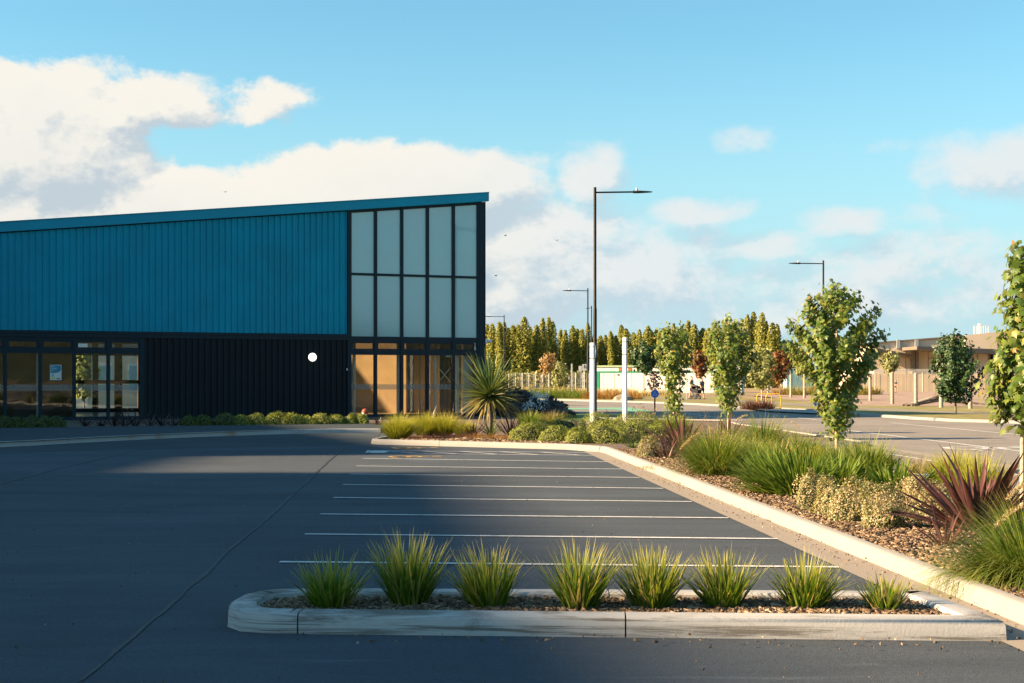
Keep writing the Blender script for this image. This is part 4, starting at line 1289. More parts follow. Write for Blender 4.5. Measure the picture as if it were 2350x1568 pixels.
tuft('grass_clump', 1790, 1080, 0.55, 0.9, 520, M['g_olive'], 'yellow olive grass behind the iris clumps', 0.24, 0.011, (0.3, 1.0))
tuft('grass_clump', 1950, 1082, 0.6, 0.85, 520, M['g_green'], 'green grass directly right of the middle tree trunk', 0.22, 0.012, (0.2, 0.9))
tuft('grass_clump', 1625, 1055, 0.6, 0.85, 420, M['g_olive'], 'olive grass behind the large fountain grass', 0.24, 0.011, (0.3, 1.0))
tuft('grass_clump', 2250, 1140, 0.6, 0.8, 420, M['g_lime'], 'lime grass behind the large purple flax', 0.22, 0.011, (0.1, 0.7))
tuft('grass_clump', 1895, 1068, 0.42, 0.8, 520, M['g_lime'], 'short yellow green grass left of the middle tree trunk', 0.30, 0.010, (0.2, 0.9))
tuft('grass_clump', 1835, 1062, 0.62, 0.9, 720, M['g_green'], 'tall green grass left of the middle young tree', 0.26, 0.012, (0.3, 1.0))
tuft('fountain_grass', 1642, 1092, 0.95, 1.15, 1700, M['g_green'], 'large arching fountain grass with tan plumes by the kerb', 0.20, 0.0085, (0.5, 1.4), S=8,
     plumes=((-0.28, 0.72, -0.9, 0.24), (-0.12, 0.80, 0.9, 0.24), (0.10, 0.74, 0.8, 0.24), (0.30, 0.62, 0.9, 0.22), (-0.40, 0.60, -0.8, 0.2), (0.02, 0.62, 0.7, 0.2)))
tuft('fountain_grass', 1752, 1046, 0.85, 1.0, 1000, M['g_green'], 'fountain grass with drooping plumes behind the large arching one', 0.20, 0.010, (0.3, 1.1), S=7,
     plumes=((-0.35, 0.85, -0.6, 0.24), (0.1, 0.70, 0.8, 0.24), (0.25, 0.55, 0.9, 0.22), (0.0, 0.62, -0.8, 0.24), (0.55, 0.72, 0.9, 0.2)))
tuft('grass_clump', 1545, 998, 0.62, 0.75, 600, M['g_green'], 'bright green grass at the foot of the left young tree', 0.28, 0.013, (0.2, 0.8))
tuft('grass_clump', 1690, 1060, 0.55, 0.9, 420, M['g_olive'], 'olive brown grass between the two fountain grasses', 0.22, 0.010, (0.3, 1.0))
tuft('grass_clump', 2105, 1085, 0.34, 1.0, 380, M['g_dry'], 'dry straw coloured grass before the white road arrow', 0.24, 0.006, (0.4, 1.2))
spiky('flax', P(1568, 1044, 0.085), 64, M['flax'], 'purple flax left of the large fountain grass', 'flax', 'purple flaxes', 8, w=0.095, length=1.05, lean=(0.05, 1.2), curve=(-0.1, 0.5), r0=0.2)
spiky('flax', P(1533, 1052, 0.085), 34, M['flax'], 'low purple flax beside the small pale shrub', 'flax', 'purple flaxes', 9, w=0.04, length=0.55, lean=(0.2, 1.3), curve=(-0.1, 0.6), r0=0.10)
spiky('flax', P(1672, 1012, 0.085), 44, M['flax'], 'purple flax at the foot of the second young tree', 'flax', 'purple flaxes', 10, w=0.06, length=0.75, lean=(0.05, 0.9), curve=(-0.1, 0.5), r0=0.2)
spiky('green_spiky_plant', P(1451, 1028, 0.085), 26, M['g_deep'], 'small green spiky plant on the corner of the bed', 'plant', None, 11, w=0.03, length=0.32, lean=(0.2, 1.3), curve=(0.1, 0.6), r0=0.04)
for i, (x, y, rx, rz, lab) in enumerate(((1858, 1171, .145, .40, 'leftmost pale shrub in the row below the middle tree'), (1908, 1184, .165, .40, 'second pale shrub of the row below the middle tree'), (1953, 1199, .185, .40, 'third pale shrub of the row below the middle tree'),
                                         (2032, 1213, .255, .40, 'largest pale shrub, fourth of the row below the tree'), (2128, 1186, .20, .33, 'silvery pale shrub half behind the purple flax'), (1493, 1051, .20, .34, 'lone pale shrub at the bed corner near the hedge'),
                                         (2100, 1140, .22, .26, 'low yellowing shrub behind the silvery one'))):
    shrub('hebe_shrub', P(x, y, 0.085), rx * 1.2, rx * 1.2, rz, 3400, M['hebe'], M['twig'], lab, 'shrub', 'pale shrubs of the planting bed', 0.027, seed=20 + i, lump=0.34, flowers=(520, M['plume'], 0.03))
tuft('groundcover', 1500, 1075, 0.10, 1.2, 160, M['g_dry'], 'thin dry grass on the mulch near the bed corner', 0.3, 0.005, (0.3, 1.0))

# hedge mounds at the end of the bed
hz = [(1207, 1013, 0.42, 0.30, 0.44, 'leftmost rounded hedge mound by the end kerb'), (1277, 1015, 0.39, 0.30, 0.42, 'second rounded hedge mound along the end kerb'), (1328, 1017, 0.26, 0.22, 0.26, 'smallest hedge mound, low before the others'),
      (1395, 1017, 0.48, 0.36, 0.47, 'broad hedge mound below the two white posts'), (1463, 1014, 0.42, 0.36, 0.48, 'hedge mound right of the broad one'), (1510, 1009, 0.34, 0.3, 0.42, 'rightmost hedge mound beside the left young tree'),
      (1240, 1000, 0.42, 0.34, 0.42, 'hedge mound behind the leftmost pair'), (1303, 998, 0.46, 0.4, 0.50, 'taller hedge mound in the second row'), (1370, 994, 0.44, 0.4, 0.46, 'hedge mound behind the broad one'), (1433, 995, 0.44, 0.36, 0.44, 'back row hedge mound behind the right white post'), (1490, 994, 0.42, 0.36, 0.50, 'back row hedge mound below the withered twig')]
for i, (x, y, rx, ry, rz, lab) in enumerate(hz):
    shrub('hedge_mound', P(x, y, 0.085), rx * 1.28, ry * 1.25, rz * 1.2, 3000, M['hedge'], M['twig'], lab, 'hedge', 'hedge mounds at the end of the bed', 0.036, seed=40 + i, lump=0.26)

# end bed planting
lg = [(915, 1008, 0.80, 0.95, 2100, 'large lime green grass tuft on the kerb corner'), (975, 1000, 0.78, 0.9, 1500, 'second lime green tuft from the kerb corner'), (1017, 1000, 0.78, 0.9, 1500, 'third lime green tuft, before the corner windows'), (1066, 1001, 0.55, 0.8, 900, 'smaller yellow green tuft left of the cabbage tree')]
for i, (x, y, h, sp, n, lab) in enumerate(lg):
    tuft('grass_clump', x, y, h, sp, n, M['g_lime'], lab, 0.20, 0.012, (0.2, 1.0), group='lime tufts of the end bed')
for i, (x, y, ln, nl, lab, mm) in enumerate(((985, 985, 0.9, 26, 'dark flax behind the second lime tuft', 'flax_dark'), (1030, 986, 0.95, 26, 'dark flax before the corner windows', 'flax_dark'), (1085, 1003, 0.55, 30, 'dark flax left of the cabbage tree stem', 'flax_dark'), (1172, 1000, 0.85, 38, 'dark flax right of the cabbage tree', 'flax_dark'),
                                             (1402, 985, 0.70, 22, 'purple flax standing between the two white posts', 'flax'), (1330, 985, 0.45, 14, 'small purple flax poking over the hedge', 'flax'))):
    spiky('flax', P(x, y, 0.085), nl, M[mm], lab, 'flax', 'dark flaxes of the end bed', 60 + i, w=0.05, length=ln, lean=(0.05, 1.05), curve=(-0.1, 0.7), r0=0.14)
tuft('grass_clump', 1215, 978, 0.55, 0.7, 420, M['g_green'], 'green grass between dark flax and daisy bush', 0.25, 0.014, (0.2, 0.8))
tuft('grass_clump', 1268, 975, 0.5, 0.8, 380, M['g_olive'], 'olive grass left behind the hedge mounds', 0.3, 0.012, (0.2, 0.8))
gc = chips('leaf_litter', [(-2.9, 37.7), (-1.1, 36.6), (1.1, 35.2), (1.6, 36.5), (-0.6, 39), (-2.8, 40)], 2500, 0.085, 0.12, None, 35, 40)
tag(gc, 'brown leaf litter between kerb and end bed plants', None, None, 'stuff')
for i, (x, y) in enumerate(((960, 1010), (990, 1009), (1025, 1008), (1060, 1007), (1095, 1008), (1130, 1009), (1160, 1010))):
    tuft('sedge_clump', x, y, 0.26, 1.2, 300, M['g_rust'] if i > 3 else M['g_maroon'], 'low %s sedge, %s from the kerb corner along the end kerb' % ('rusty' if i > 3 else 'maroon', ORD[i]), 0.3, 0.008, (0.5, 1.4), group='low sedges along the end kerb')

# cabbage tree
ct = empty('cabbage_tree', P(1124, 1000, 0.085), label='spiky cabbage tree before the hall corner', cat='tree')
cd = ct.location.y
MB().tube([(0, 0, 0), (0.02, 0, 0.4), (0.0, 0, 0.8), (0.01, 0, 1.30)], [0.09, 0.075, 0.07, 0.08], 10).build('trunk', M['bark'], ct, True)
head = empty('crown', (0, 0, 1.22)); head.parent = ct
rg = np.random.default_rng(77)


def strap_var(length, w, cv, m, n=6):
    out = []
    for k in range(n):
        V, Fc, r, al = blade_arrays(np.zeros((1, 3)), np.array([0.0]), np.array([0.0]), np.array([cv[0] + (cv[1] - cv[0]) * k / (n - 1)]), np.array([length]), np.array([w]), 7, 0.2, 2.6, np.array([(k + .5) / n]), 0.1)
        out.append(np_mesh('leaf', V, Fc, m, r, al, smooth=True))
    return out


va, vo = strap_var(1.14, 0.075, (-0.05, 0.30), M['cordy']), strap_var(1.05, 0.062, (0.1, 0.8), M['cordy_old'])
for i in range(250):
    f = (i + 0.5) / 250
    a = i * 2.39996 + rg.uniform(-.3, .3)
    ln = math.acos(1 - f * 1.62) * rg.uniform(0.88, 1.1)
    old = f > 0.74
    o = bpy.data.objects.new('leaf', (vo if old else va)[rg.integers(6)]); COL.objects.link(o); o.parent = head
    s = rg.uniform(0.75, 1.08) * (1.12 if f < 0.15 else 1.0)
    o.rotation_euler = (0, ln, a); o.scale = (s, s, s)
    o.location = (0.05 * math.cos(a), 0.05 * math.sin(a), -0.18 * f)
spiky('young_cabbage_plant', P(1126, 1001, 0.085), 34, M['cordy'], 'young spiky rosette at the foot of the cabbage tree', 'plant', None, 78, w=0.05, length=0.62, lean=(0.1, 1.25), curve=(0.0, 0.4), r0=0.05)

shrub('daisy_bush', P(1215, 956, 0.085), 1.15, 0.9, 1.0, 6500, M['daisy_leaf'], M['twig'], 'dark bush dotted with white flowers beside the hall corner', 'bush', None, 0.15, seed=81, lump=0.5, flowers=(1800, M['daisy'], 0.10))
shrub('daisy_bush', P(1278, 957, 0.085), 0.85, 0.8, 0.72, 3600, M['daisy_leaf'], M['twig'], 'lower brownish bush right of the dark flowering one', 'bush', None, 0.15, seed=82, lump=0.5)
tw = empty('withered_shrub', P(1480, 985, 0.085), label='bare withered shrub with brown leaves above the hedge', cat='shrub')
tb = MB(); lv = []
for i in range(16):
    a = rg.uniform(0, 6.28); l1 = rg.uniform(.45, .85)
    p1 = Vector((math.cos(a) * .5 * l1, math.sin(a) * .3, l1 * 0.9))
    tb.tube([(0, 0, 0), p1 * 0.5 + Vector((.03, 0, .06)), p1], [0.008, 0.005, 0.003], 5)
    lv += [p1 * t + Vector(rg.normal(0, .05, 3)) for t in rg.uniform(.55, 1.05, 9)]
tb.build('twigs', M['bark'], tw)
lv = np.array(lv)
link('foliage', leaf_mesh('foliage', lv, RNG.normal(0, 1, lv.shape), RNG.uniform(.04, .08, len(lv)), M['brown_leaf'], OVAL_V, OVAL_F), tw)

# ------------------------------------------------------------------ garden strip at the hall
rows = [(432, .32, .33), (468, .38, .33), (516, .40, .38), (552, .36, .37), (588, .34, .40), (628, .42, .40), (672, .30, .37), (704, .34, .34), (738, .34, .40), (776, .32, .33), (804, .24, .30), (830, .30, .38)]
for i, (x, r, h) in enumerate(rows):
    y = 977 - (x - 432) * 0.0085
    shrub('box_bush', P(x, y, 0.11), r, r * 0.9, h, 1300, M['hedge'] if i > 2 else M['box_leaf'], M['twig'], '%s round bush from the left along the dark wall' % ORD[i].capitalize(), 'bush', 'round bushes along the dark wall', 0.05, seed=100 + i, lump=0.2)
for i, x in enumerate((-20, 14, 44, 72, 100, 128)):
    shrub('box_bush', P(x, 981.5, 0.11), .34, .32, .34, 1100, M['box_leaf'], M['twig'], '%s shaded bush from the left below the shop window' % ORD[i].capitalize(), 'bush', 'shaded bushes below the shop window', 0.05, seed=130 + i, lump=0.2)
for i, (x, ln) in enumerate(((196, .55), (232, .3), (262, .75), (286, .8), (310, .7), (345, .55), (372, .55), (398, .5), (868, .35))):
    spiky('flax', P(x, 979 - x * 0.004, 0.11), 20, M['flax_dark'], ('%s dark flax from the left at the foot of the hall' % ORD[i].capitalize()) if i < 8 else 'small dark flax right of the basketball', 'flax', 'dark flaxes at the foot of the hall', 150 + i, w=0.05, length=ln, lean=(0.1, 1.1), curve=(0.0, 0.9), r0=0.12)

# ball on the bush before the corner window
bc = P(838, 971, 0.11); bc.z = 0.60; bc.x = D(838, bc.y).x; bc.z = ZY(945.5, bc.y)
ball = MB()
lat = [(0.121 * math.cos(R(t)), 0.121 * math.sin(R(t))) for t in range(-85, 90, 10)]
ball.lathe([(r, z) for r, z in lat], 24)
bo = ball.build('basketball', M['ball'], None, True, bc)
tag(bo, 'red brown and white basketball resting on a bush by the window', 'ball')
for ax in ((0, 0, 0), (R(90), 0, 0), (R(90), 0, R(90))):
    ring = MB().tube([(0.119 * math.cos(t), 0.119 * math.sin(t), 0) for t in np.linspace(0, 2 * math.pi, 30)], 0.004, 5, cap=False).build('seam', M['black'], bo)
    ring.rotation_euler = ax
pl = MB().lathe([(r * 1.012, z * 1.012) for r, z in lat if z < -0.045], 24).build('pale_panel', M['ball_pale'], bo, True)
pl.rotation_euler = (0, R(25), 0)

# ------------------------------------------------------------------ street trees in the bed
T3 = P(1920, 1078, 0.085)
tree('young_maple', T3, 3.26, 0.55, [(0, .10), (.1, .30), (.2, .42), (.28, .42), (.36, .66), (.52, .88), (.64, .80), (.8, .52), (.92, .26), (1, .08)], 6200, 0.084, M['maple'], M['bark_pale'], 'largest young maple, in the middle of the long bed', 'tree', 'young maples in the long bed', 46, single=300, seed=5, rad=0.032, upright=0.8)
T4 = P(2346, 1166, 0.085)
tree('young_maple', T4, 3.28, 1.02, [(0, .26), (.1, .40), (.2, .42), (.32, .30), (.5, .27), (.65, .20), (.8, .14), (1, .10)], 1700, 0.112, M['maple'], M['bark_pale'], 'slender young maple cut off by the right edge', 'tree', 'young maples in the long bed', 34, single=300, seed=6, rad=0.03, upright=0.6)
T2 = P(1672, 1003, 0.085)
tree('young_maple', T2, 3.28, 0.55, [(0, .12), (.12, .32), (.3, .50), (.45, .64), (.6, .62), (.75, .56), (.88, .42), (1, .15)], 3000, 0.10, M['maple'], M['bark_pale'], 'second young maple from the hall, behind plumed grass', 'tree', 'young maples in the long bed', 42, seed=8, rad=0.035, upright=1.1)
T1 = P(1546, 990, 0.085)
tree('young_maple', T1, 3.25, 0.35, [(0, .15), (.12, .36), (.25, .24), (.4, .34), (.55, .50), (.7, .56), (.85, .48), (1, .15)], 2200, 0.10, M['maple'], M['bark_pale'], 'left young maple nearest the white posts', 'tree', 'young maples in the long bed', 36, seed=9, rad=0.032, upright=1.0)

# litter blown against the kerbs
lit1 = chips('bark_litter', [(-1.4, 9.2), (3.2, 8.95), (3.2, 9.33), (-1.4, 9.58)], 70, 0.003, 0.018, None, 8.9, 9.6)
tag(lit1, 'bark bits and leaves strewn before the island kerb', None, None, 'stuff')
lit2 = chips('bark_litter', [(KX(3.7, 6), 6), (KX(3.99, 6), 6), (KX(3.99, 30), 30), (KX(3.7, 30), 30)], 900, 0.006, 0.014, None, 8, 30, 1.4)
tag(lit2, 'grit and bark bits lying in the long gutter', None, None, 'stuff')
lit3 = chips('grit', [(-7, 6), (3, 6), (2, 26), (-7, 26)], 420, 0.002, 0.010, None, 7, 26, 1.3)
tag(lit3, 'single pale stones scattered over the bays', None, None, 'stuff')

# ------------------------------------------------------------------ posts, lamps, signs
M['post_white'] = mat('white_post_paint', (0.62, 0.61, 0.59), 0.5, 0.04, 2)
def white_post(px, d, top, label, plate):
    p = D(px, d, 0.08); h = ZY(top, d) - 0.08
    r = empty('white_post', p, R(-28), label, 'post', 'white posts behind the hedge')
    MB().box(-0.075, 0.075, -0.07, 0.07, 0, h * 0.80 - 0.01, 0.008).build('shaft', M['post_white'], r)
    MB().box(-0.072, 0.072, -0.067, 0.067, h * 0.80 - 0.006, h * 0.80 + 0.012).build('seam', M['black'], r)
    MB().box(-0.075, 0.075, -0.07, 0.07, h * 0.80 + 0.014, h - 0.16, 0.008).build('upper_shaft', M['post_white'], r)
    MB().box(-0.072, 0.072, -0.067, 0.067, h - 0.157, h - 0.145).build('seam', M['black'], r)
    MB().box(-0.075, 0.075, -0.07, 0.07, h - 0.143, h, 0.008).build('cap', M['post_white'], r)
    if plate:
        pts = [(0, 0.0), (0.05, 0.12), (0.065, 0.3), (0.05, 0.48), (0, 0.6)]
        b = MB(); n = len(pts)
        b.raw([(0.078 + x, -0.02, h - 0.62 + z) for x, z in pts] + [(0.078 + x, 0.02, h - 0.62 + z) for x, z in pts], [tuple(range(n)), tuple(range(n, 2 * n))[::-1]] + [(i, (i + 1) % n, n + (i + 1) % n, n + i) for i in range(n)])
        b.build('curved_plate', M['post_white'], r)
    return r


white_post(1359.5, 54.3, 787, 'shorter white post with curved plate beside the tall lamp', True)
white_post(1434, 54.3, 775, 'taller white post standing free right of the lamp', False)


def street_lamp(px, d, top, arm_px, label, ang=None, knob=True):
    p = D(px, d, 0.06); h = ZY(top, d) - 0.06
    dx = (arm_px - px) * d / F
    rz = 0.0 if dx > 0 else math.pi
    if ang is not None: rz = ang
    L = abs(dx) if ang is None else 2.2
    r = empty('street_lamp', p, rz, label, 'street lamp', 'tall black street lamps')
    MB().tube([(0, 0, 0), (0, 0, 0.25), (0, 0, 0.26), (0, 0, h * 0.48), (0, 0, h * 0.485), (0, 0, h)], [0.11, 0.11, 0.075, 0.072, 0.058, 0.055], 14).build('pole', M['black'], r, True)
    MB().box(-0.16, 0.16, -0.16, 0.16, -0.02, 0.02, 0.005).build('base_plate', M['black'], r)
    za = h - 0.2
    MB().tube([(0.03, 0, za), (L * 0.68, 0, za + 0.02)], 0.032, 8).build('arm', M['black'], r, True)
    x0, x1 = L * 0.66, L
    b = MB()
    n = 8
    prof = [(x0, 0.05, 0.05), (x0 + 0.1 * (x1 - x0), 0.09, 0.055), (x0 + .35 * (x1 - x0), 0.15, 0.05), (x0 + .8 * (x1 - x0), 0.14, 0.03), (x1, 0.08, 0.015)]
    vs = []
    for (x, w, t) in prof:
        for k in range(n):
            a = 2 * math.pi * k / n + math.pi / 8
            vs.append((x, w * math.cos(a), za + 0.02 + t * math.sin(a)))
    fs = [tuple(range(n))[::-1], tuple((len(prof) - 1) * n + k for k in range(n))]
    for i in range(len(prof) - 1):
        for k in range(n): fs.append((i * n + k, i * n + (k + 1) % n, (i + 1) * n + (k + 1) % n, (i + 1) * n + k))
    b.raw(vs, fs).build('lamp_head', M['black'], r, True)
    if knob:
        MB().lathe([(0.035, 0), (0.045, 0.03), (0.045, 0.09), (0.03, 0.12)], 10, (x0 + 0.2 * (x1 - x0), 0, za + 0.06)).build('light_sensor', M['white'], r, True)
    return r


street_lamp(1365.5, 57.0, 430, 1497, 'tallest nearest black street lamp beside the white post')
street_lamp(1349, 120, 662, 1291, 'black street lamp just left of the tallest one, arm left')
street_lamp(1357.5, 149, 702, 1400, 'distant thin lamp pole hidden close beside the tallest lamp', ang=R(100))
street_lamp(1157, 170, 723, 1110, 'distant black lamp by the hall corner before the poplars')
street_lamp(1889.5, 92, 598, 1810, 'black street lamp rising behind the largest young maple')

M['sign_blue'] = mat('sign_blue', (0.02, 0.17, 0.70), 0.4, 0.04)
def blue_sign(px, py, d, rpx, label, left=True):
    rr = rpx * d / F; z = ZY(py, d)
    r = empty('road_sign', D(px, d, 0.0), 0, label, 'sign', 'round blue road signs')
    MB().tube([(0, 0.03, 0), (0, 0.03, z + rr * 0.6)], 0.035, 10).build('pole', M['black'], r, True)
    dk = MB().lathe([(rr, -0.008), (rr, 0.008)], 28).build('disc', M['sign_blue'], r); dk.location = (0, -0.02, z); dk.rotation_euler = (R(90), 0, 0)
    b = MB()
    def sg(x0, z0, x1, z1, w):
        d_ = Vector((x1 - x0, z1 - z0)).normalized(); n_ = Vector((-d_.y, d_.x)) * w / 2
        b.raw([(x0 + n_.x, 0, z0 + n_.y), (x0 - n_.x, 0, z0 - n_.y), (x1 - n_.x, 0, z1 - n_.y), (x1 + n_.x, 0, z1 + n_.y)], [(0, 1, 2, 3)])
    s = rr / 0.3
    for k in range(2):
        sx_ = -1 if k == 0 else 1
        sg(sx_ * 0.03 * s, 0.16 * s, sx_ * 0.12 * s, -0.14 * s, 0.04 * s)
        sg(sx_ * 0.12 * s, -0.15 * s, sx_ * 0.02 * s, -0.10 * s, 0.035 * s); sg(sx_ * 0.12 * s, -0.15 * s, sx_ * 0.17 * s, -0.04 * s, 0.035 * s)
    a_ = b.build('arrow', M['white'], r); a_.location = (0, -0.033, z)
    return r


blue_sign(1503, 904, 75, 9.3, 'round blue arrow sign left of the second young maple')
blue_sign(1877, 922, 68, 11.5, 'round blue arrow sign half hidden by the largest maple')

# yellow hoops
M['hoop'] = mat('yellow_powder_coat', (0.62, 0.34, 0.02), 0.4, 0.06, 5)
for px, off, lab in ((1754, 0.0, 'left yellow steel hoop standing on the road island'), (1775, -0.5, 'right yellow steel hoop, nearer of the pair')):
    p = D(px, 79 + off, 0.05)
    r = empty('hoop_stand', p, R(-6), lab, 'hoop', 'yellow hoops by the road')
    w, h, cr = 0.39, 0.84, 0.18
    pts = [(-w, 0, -0.05), (-w, 0, h - cr)] + [(-w + cr - cr * math.cos(t), 0, h - cr + cr * math.sin(t)) for t in np.linspace(0.3, 1.57, 5)] + [(w - cr + cr * math.sin(t), 0, h - cr + cr * math.cos(t)) for t in np.linspace(0, 1.3, 5)] + [(w, 0, h - cr), (w, 0, -0.05)]
    MB().tube(pts, 0.028, 10).build('hoop', M['hoop'], r, True)
    MB().tube([(-w, 0, 0.07), (w, 0, 0.07)], 0.02, 8).build('low_rail', M['hoop'], r, True)
sheet('road_island', [P(x, y) for x, y in ((1690, 938), (1760, 946.5), (1870, 952), (1905, 948.5), (1880, 944.5), (1780, 940))], 0.07, M['kerb'], label='low concrete road island under the yellow hoops')
tuft('sedge_clump', 1722, 939, 0.75, 1.15, 420, M['g_maroon'], 'maroon sedge mound left of the yellow hoops', 0.5, 0.02, (0.4, 1.2), group='sedges by the hoops', z=0.1)
tuft('sedge_clump', 1755, 938.5, 0.75, 1.15, 420, M['g_maroon'], 'maroon sedge mound behind the yellow hoops', 0.5, 0.02, (0.4, 1.2), group='sedges by the hoops', z=0.1)

# ------------------------------------------------------------------ trees beyond the road
def far_tree(name, px, d, top, c0y, rpx, n, m, bark, label, seed, prof=None, lean=(0, 0), lsize=0.2, group='small trees beyond the road', rad=0.05, nb=26, z=0.09):
    H = ZY(top, d) - z; c0 = max(0.3, ZY(c0y, d) - z); r = rpx * d / F
    prof = prof or [(0, .45), (.2, .85), (.45, 1), (.7, .8), (.9, .45), (1, .2)]
    return tree(name, D(px, d, z), H, c0, [(a, b_ * r) for a, b_ in prof], n, lsize, m, bark, label, 'tree', group, nb, OVAL_V * np.array([1.6, 1, 1]), OVAL_F, 0, lean, rad, seed, 0.4, 0.8)


far_tree('round_tree', 2193, 68, 762, 918, 60, 3400, M['maple_dark'], M['bark'], 'dark round tree before the beige warehouse', 201, [(0, .5), (.12, .95), (.35, 1), (.55, .82), (.75, .7), (.9, .45), (1, .2)], lsize=0.16, nb=46)
far_tree('small_tree', 2044, 112, 807, 852, 22, 800, M['pale_leaf'], M['bark'], 'small pale tree right of the largest maple', 202, lsize=0.22)
far_tree('small_tree', 1748, 108, 792, 892, 36, 1500, M['pale_leaf'], M['bark_pale'], 'pale green tree behind the yellow hoops', 203, lsize=0.22)
far_tree('autumn_tree', 1790, 114, 803, 872, 30, 1100, M['red_leaf'], M['bark'], 'red brown autumn tree right of the pale tree', 204, lsize=0.24)
far_tree('autumn_tree', 1606, 132, 806, 862, 22, 800, M['red_leaf'], M['bark'], 'orange red autumn tree above the people with pram', 205, lsize=0.26)
far_tree('small_tree', 1284, 140, 828, 893, 25, 1000, M['pale_leaf'], M['bark_pale'], 'pale leafy tree before the wire fence', 206, lsize=0.22)
far_tree('leaning_tree', 1236, 138, 808, 856, 20, 420, M['brown_leaf'], M['bark'], 'leaning tree with brown withered leaves', 207, lean=(0.28, 0), lsize=0.25)
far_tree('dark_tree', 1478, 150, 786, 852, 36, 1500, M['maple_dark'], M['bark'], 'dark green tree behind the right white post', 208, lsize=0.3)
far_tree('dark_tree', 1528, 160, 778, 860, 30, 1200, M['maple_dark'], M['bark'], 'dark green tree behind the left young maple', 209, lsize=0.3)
far_tree('purple_tree', 1501, 78, 848, 898, 17, 190, M['flax_dark'], M['bark'], 'small dark purple tree behind the blue arrow sign', 210, lsize=0.14, rad=0.03)
far_tree('small_tree', 1842, 150, 800, 866, 24, 800, M['pale_leaf'], M['bark'], 'pale tree left behind the largest maple', 211, lsize=0.26)
for i, (x, d, top, r) in enumerate(((1795, 420, 779, 22), (1815, 430, 784, 20))):
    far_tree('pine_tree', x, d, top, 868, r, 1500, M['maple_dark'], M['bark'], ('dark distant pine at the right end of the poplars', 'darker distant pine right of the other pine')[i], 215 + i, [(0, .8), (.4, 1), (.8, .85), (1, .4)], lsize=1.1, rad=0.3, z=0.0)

# poplar row
pv = []
for k in range(6):
    rg2 = np.random.default_rng(300 + k)
    n = 2600
    h = 0.04 + 0.96 * rg2.random(n) ** 0.9
    prof = np.interp(h, [0.04, .15, .35, .6, .8, .93, 1], [.4, .8, 1, 1, .85, .58, .16]) * 0.92
    a = rg2.uniform(0, 2 * np.pi, n)
    # upswept plumes give the crown its flames and gaps
    pl_ = np.floor(a / (2 * np.pi) * 6 + 0.6 * np.sin(h * 9 + k))
    off = rg2.uniform(0.65, 1.15, 60)[pl_.astype(int) % 60]
    r = prof * np.sqrt(rg2.uniform(0.12, 1, n)) * off
    cx = 0.15 * np.sin(h * 5 + k)
    pos = np.stack([r * np.cos(a) + cx, r * np.sin(a), h * 14.0], 1)
    nr = np.stack([np.cos(a), np.sin(a), np.full(n, 0.5)], 1)
    pv.append(leaf_mesh('crown', pos, nr, rg2.uniform(.28, .6, n) * (1.05 - 0.45 * h), M['poplar'], OVAL_V * np.array([1.5, 1, 1]), OVAL_F, droop=-1.0))
ptk = MB().tube([(0, 0, 0), (0.05, 0, 6), (0.1, 0, 12.5)], [0.22, 0.14, 0.03], 8).mesh('trunk', M['bark'], True)
xs = []
x = 1105.0
while x < 1790:
    xs.append(x); x += random.uniform(9, 17)
for i, x in enumerate(xs):
    f = (x - 1105) / 685
    d = 305 + random.uniform(-5, 5) - 55 * max(0, f - 0.62)
    top = 748 - 12 * math.sin(f * 9) + random.uniform(-15, 18) - 22 * max(0, f - 0.65)
    H = ZY(top, d)
    p = empty('poplar_tree', D(x, d, 0), random.uniform(0, 6), 'tall columnar poplar, %s from the hall corner in the far row' % ordinal(i), 'tree', 'far poplar row')
    sxy = random.uniform(1.0, 1.5)
    p.scale = (sxy, sxy, H / 14.0)
    link('crown', pv[random.randrange(6)], p); link('trunk', ptk, p)
for i in range(26):
    d = 322 + random.uniform(-4, 6); x = 1112 + 26 * i + random.uniform(-6, 6)
    H = ZY(772 + random.uniform(-14, 14), d)
    p = empty('poplar_tree', D(x, d, 0), random.uniform(0, 6), 'shorter poplar glimpsed between the far row, %s from the hall' % ordinal(i), 'tree', 'second poplar row')
    p.scale = (1.2, 1.2, H / 14.0)
    link('crown', pv[random.randrange(6)], p); link('trunk', ptk, p)
# scrub below the poplars
pos = np.stack([np.interp(RNG.random(9000), [0, 1], [-12, 62]), RNG.uniform(285, 296, 9000), RNG.random(9000) ** 1.5 * 3.2], 1)
sb = link('scrub', leaf_mesh('scrub', pos, RNG.normal(0, 1, pos.shape) + np.array([-.3, -.8, .5]), RNG.uniform(.4, .9, 9000), M['g_olive'], OVAL_V * np.array([1.5, 1, 1]), OVAL_F))
tag(sb, 'olive scrub at the foot of the poplars', None, None, 'stuff')

# ------------------------------------------------------------------ white and green site building
M['panel_white'] = mat('white_panel', (0.62, 0.60, 0.55), 0.6, 0.06, 0.8)
M['trim_green'] = mat('green_trim', (0.02, 0.22, 0.13), 0.5, 0.08, 2)
M['roof_green'] = mat('pale_green_roof', (0.30, 0.42, 0.24), 0.6, 0.08, 2)
M['brown_sign'] = mat('brown_sign', (0.22, 0.07, 0.03), 0.6, 0.2, 3)
d = 190.0
pA, pB = D(1367, d), D(1700, d)
sbld = empty('site_building', (pA.x, d, 0), R(-16), 'long low white building with green stripe behind the white posts', 'building')
w = pB.x - pA.x; zt = ZY(839, d)
MB().box(0, w, 0, 3, -0.05, zt - 0.2).build('wall', M['panel_white'], sbld)
MB().box(-0.05, w + .05, -0.15, 3.1, zt - 0.2, zt).build('roof', M['roof_green'], sbld)
MB().box(0.05, w, -0.03, 0.0, ZY(856, d), ZY(852, d)).build('stripe', M['trim_green'], sbld)
for px in (1368, 1538, 1640):
    xx = D(px, d).x - pA.x
    MB().box(xx, xx + 0.45, -0.05, 0.0, 0, 2.7).build('downpipe', M['trim_green'], sbld)
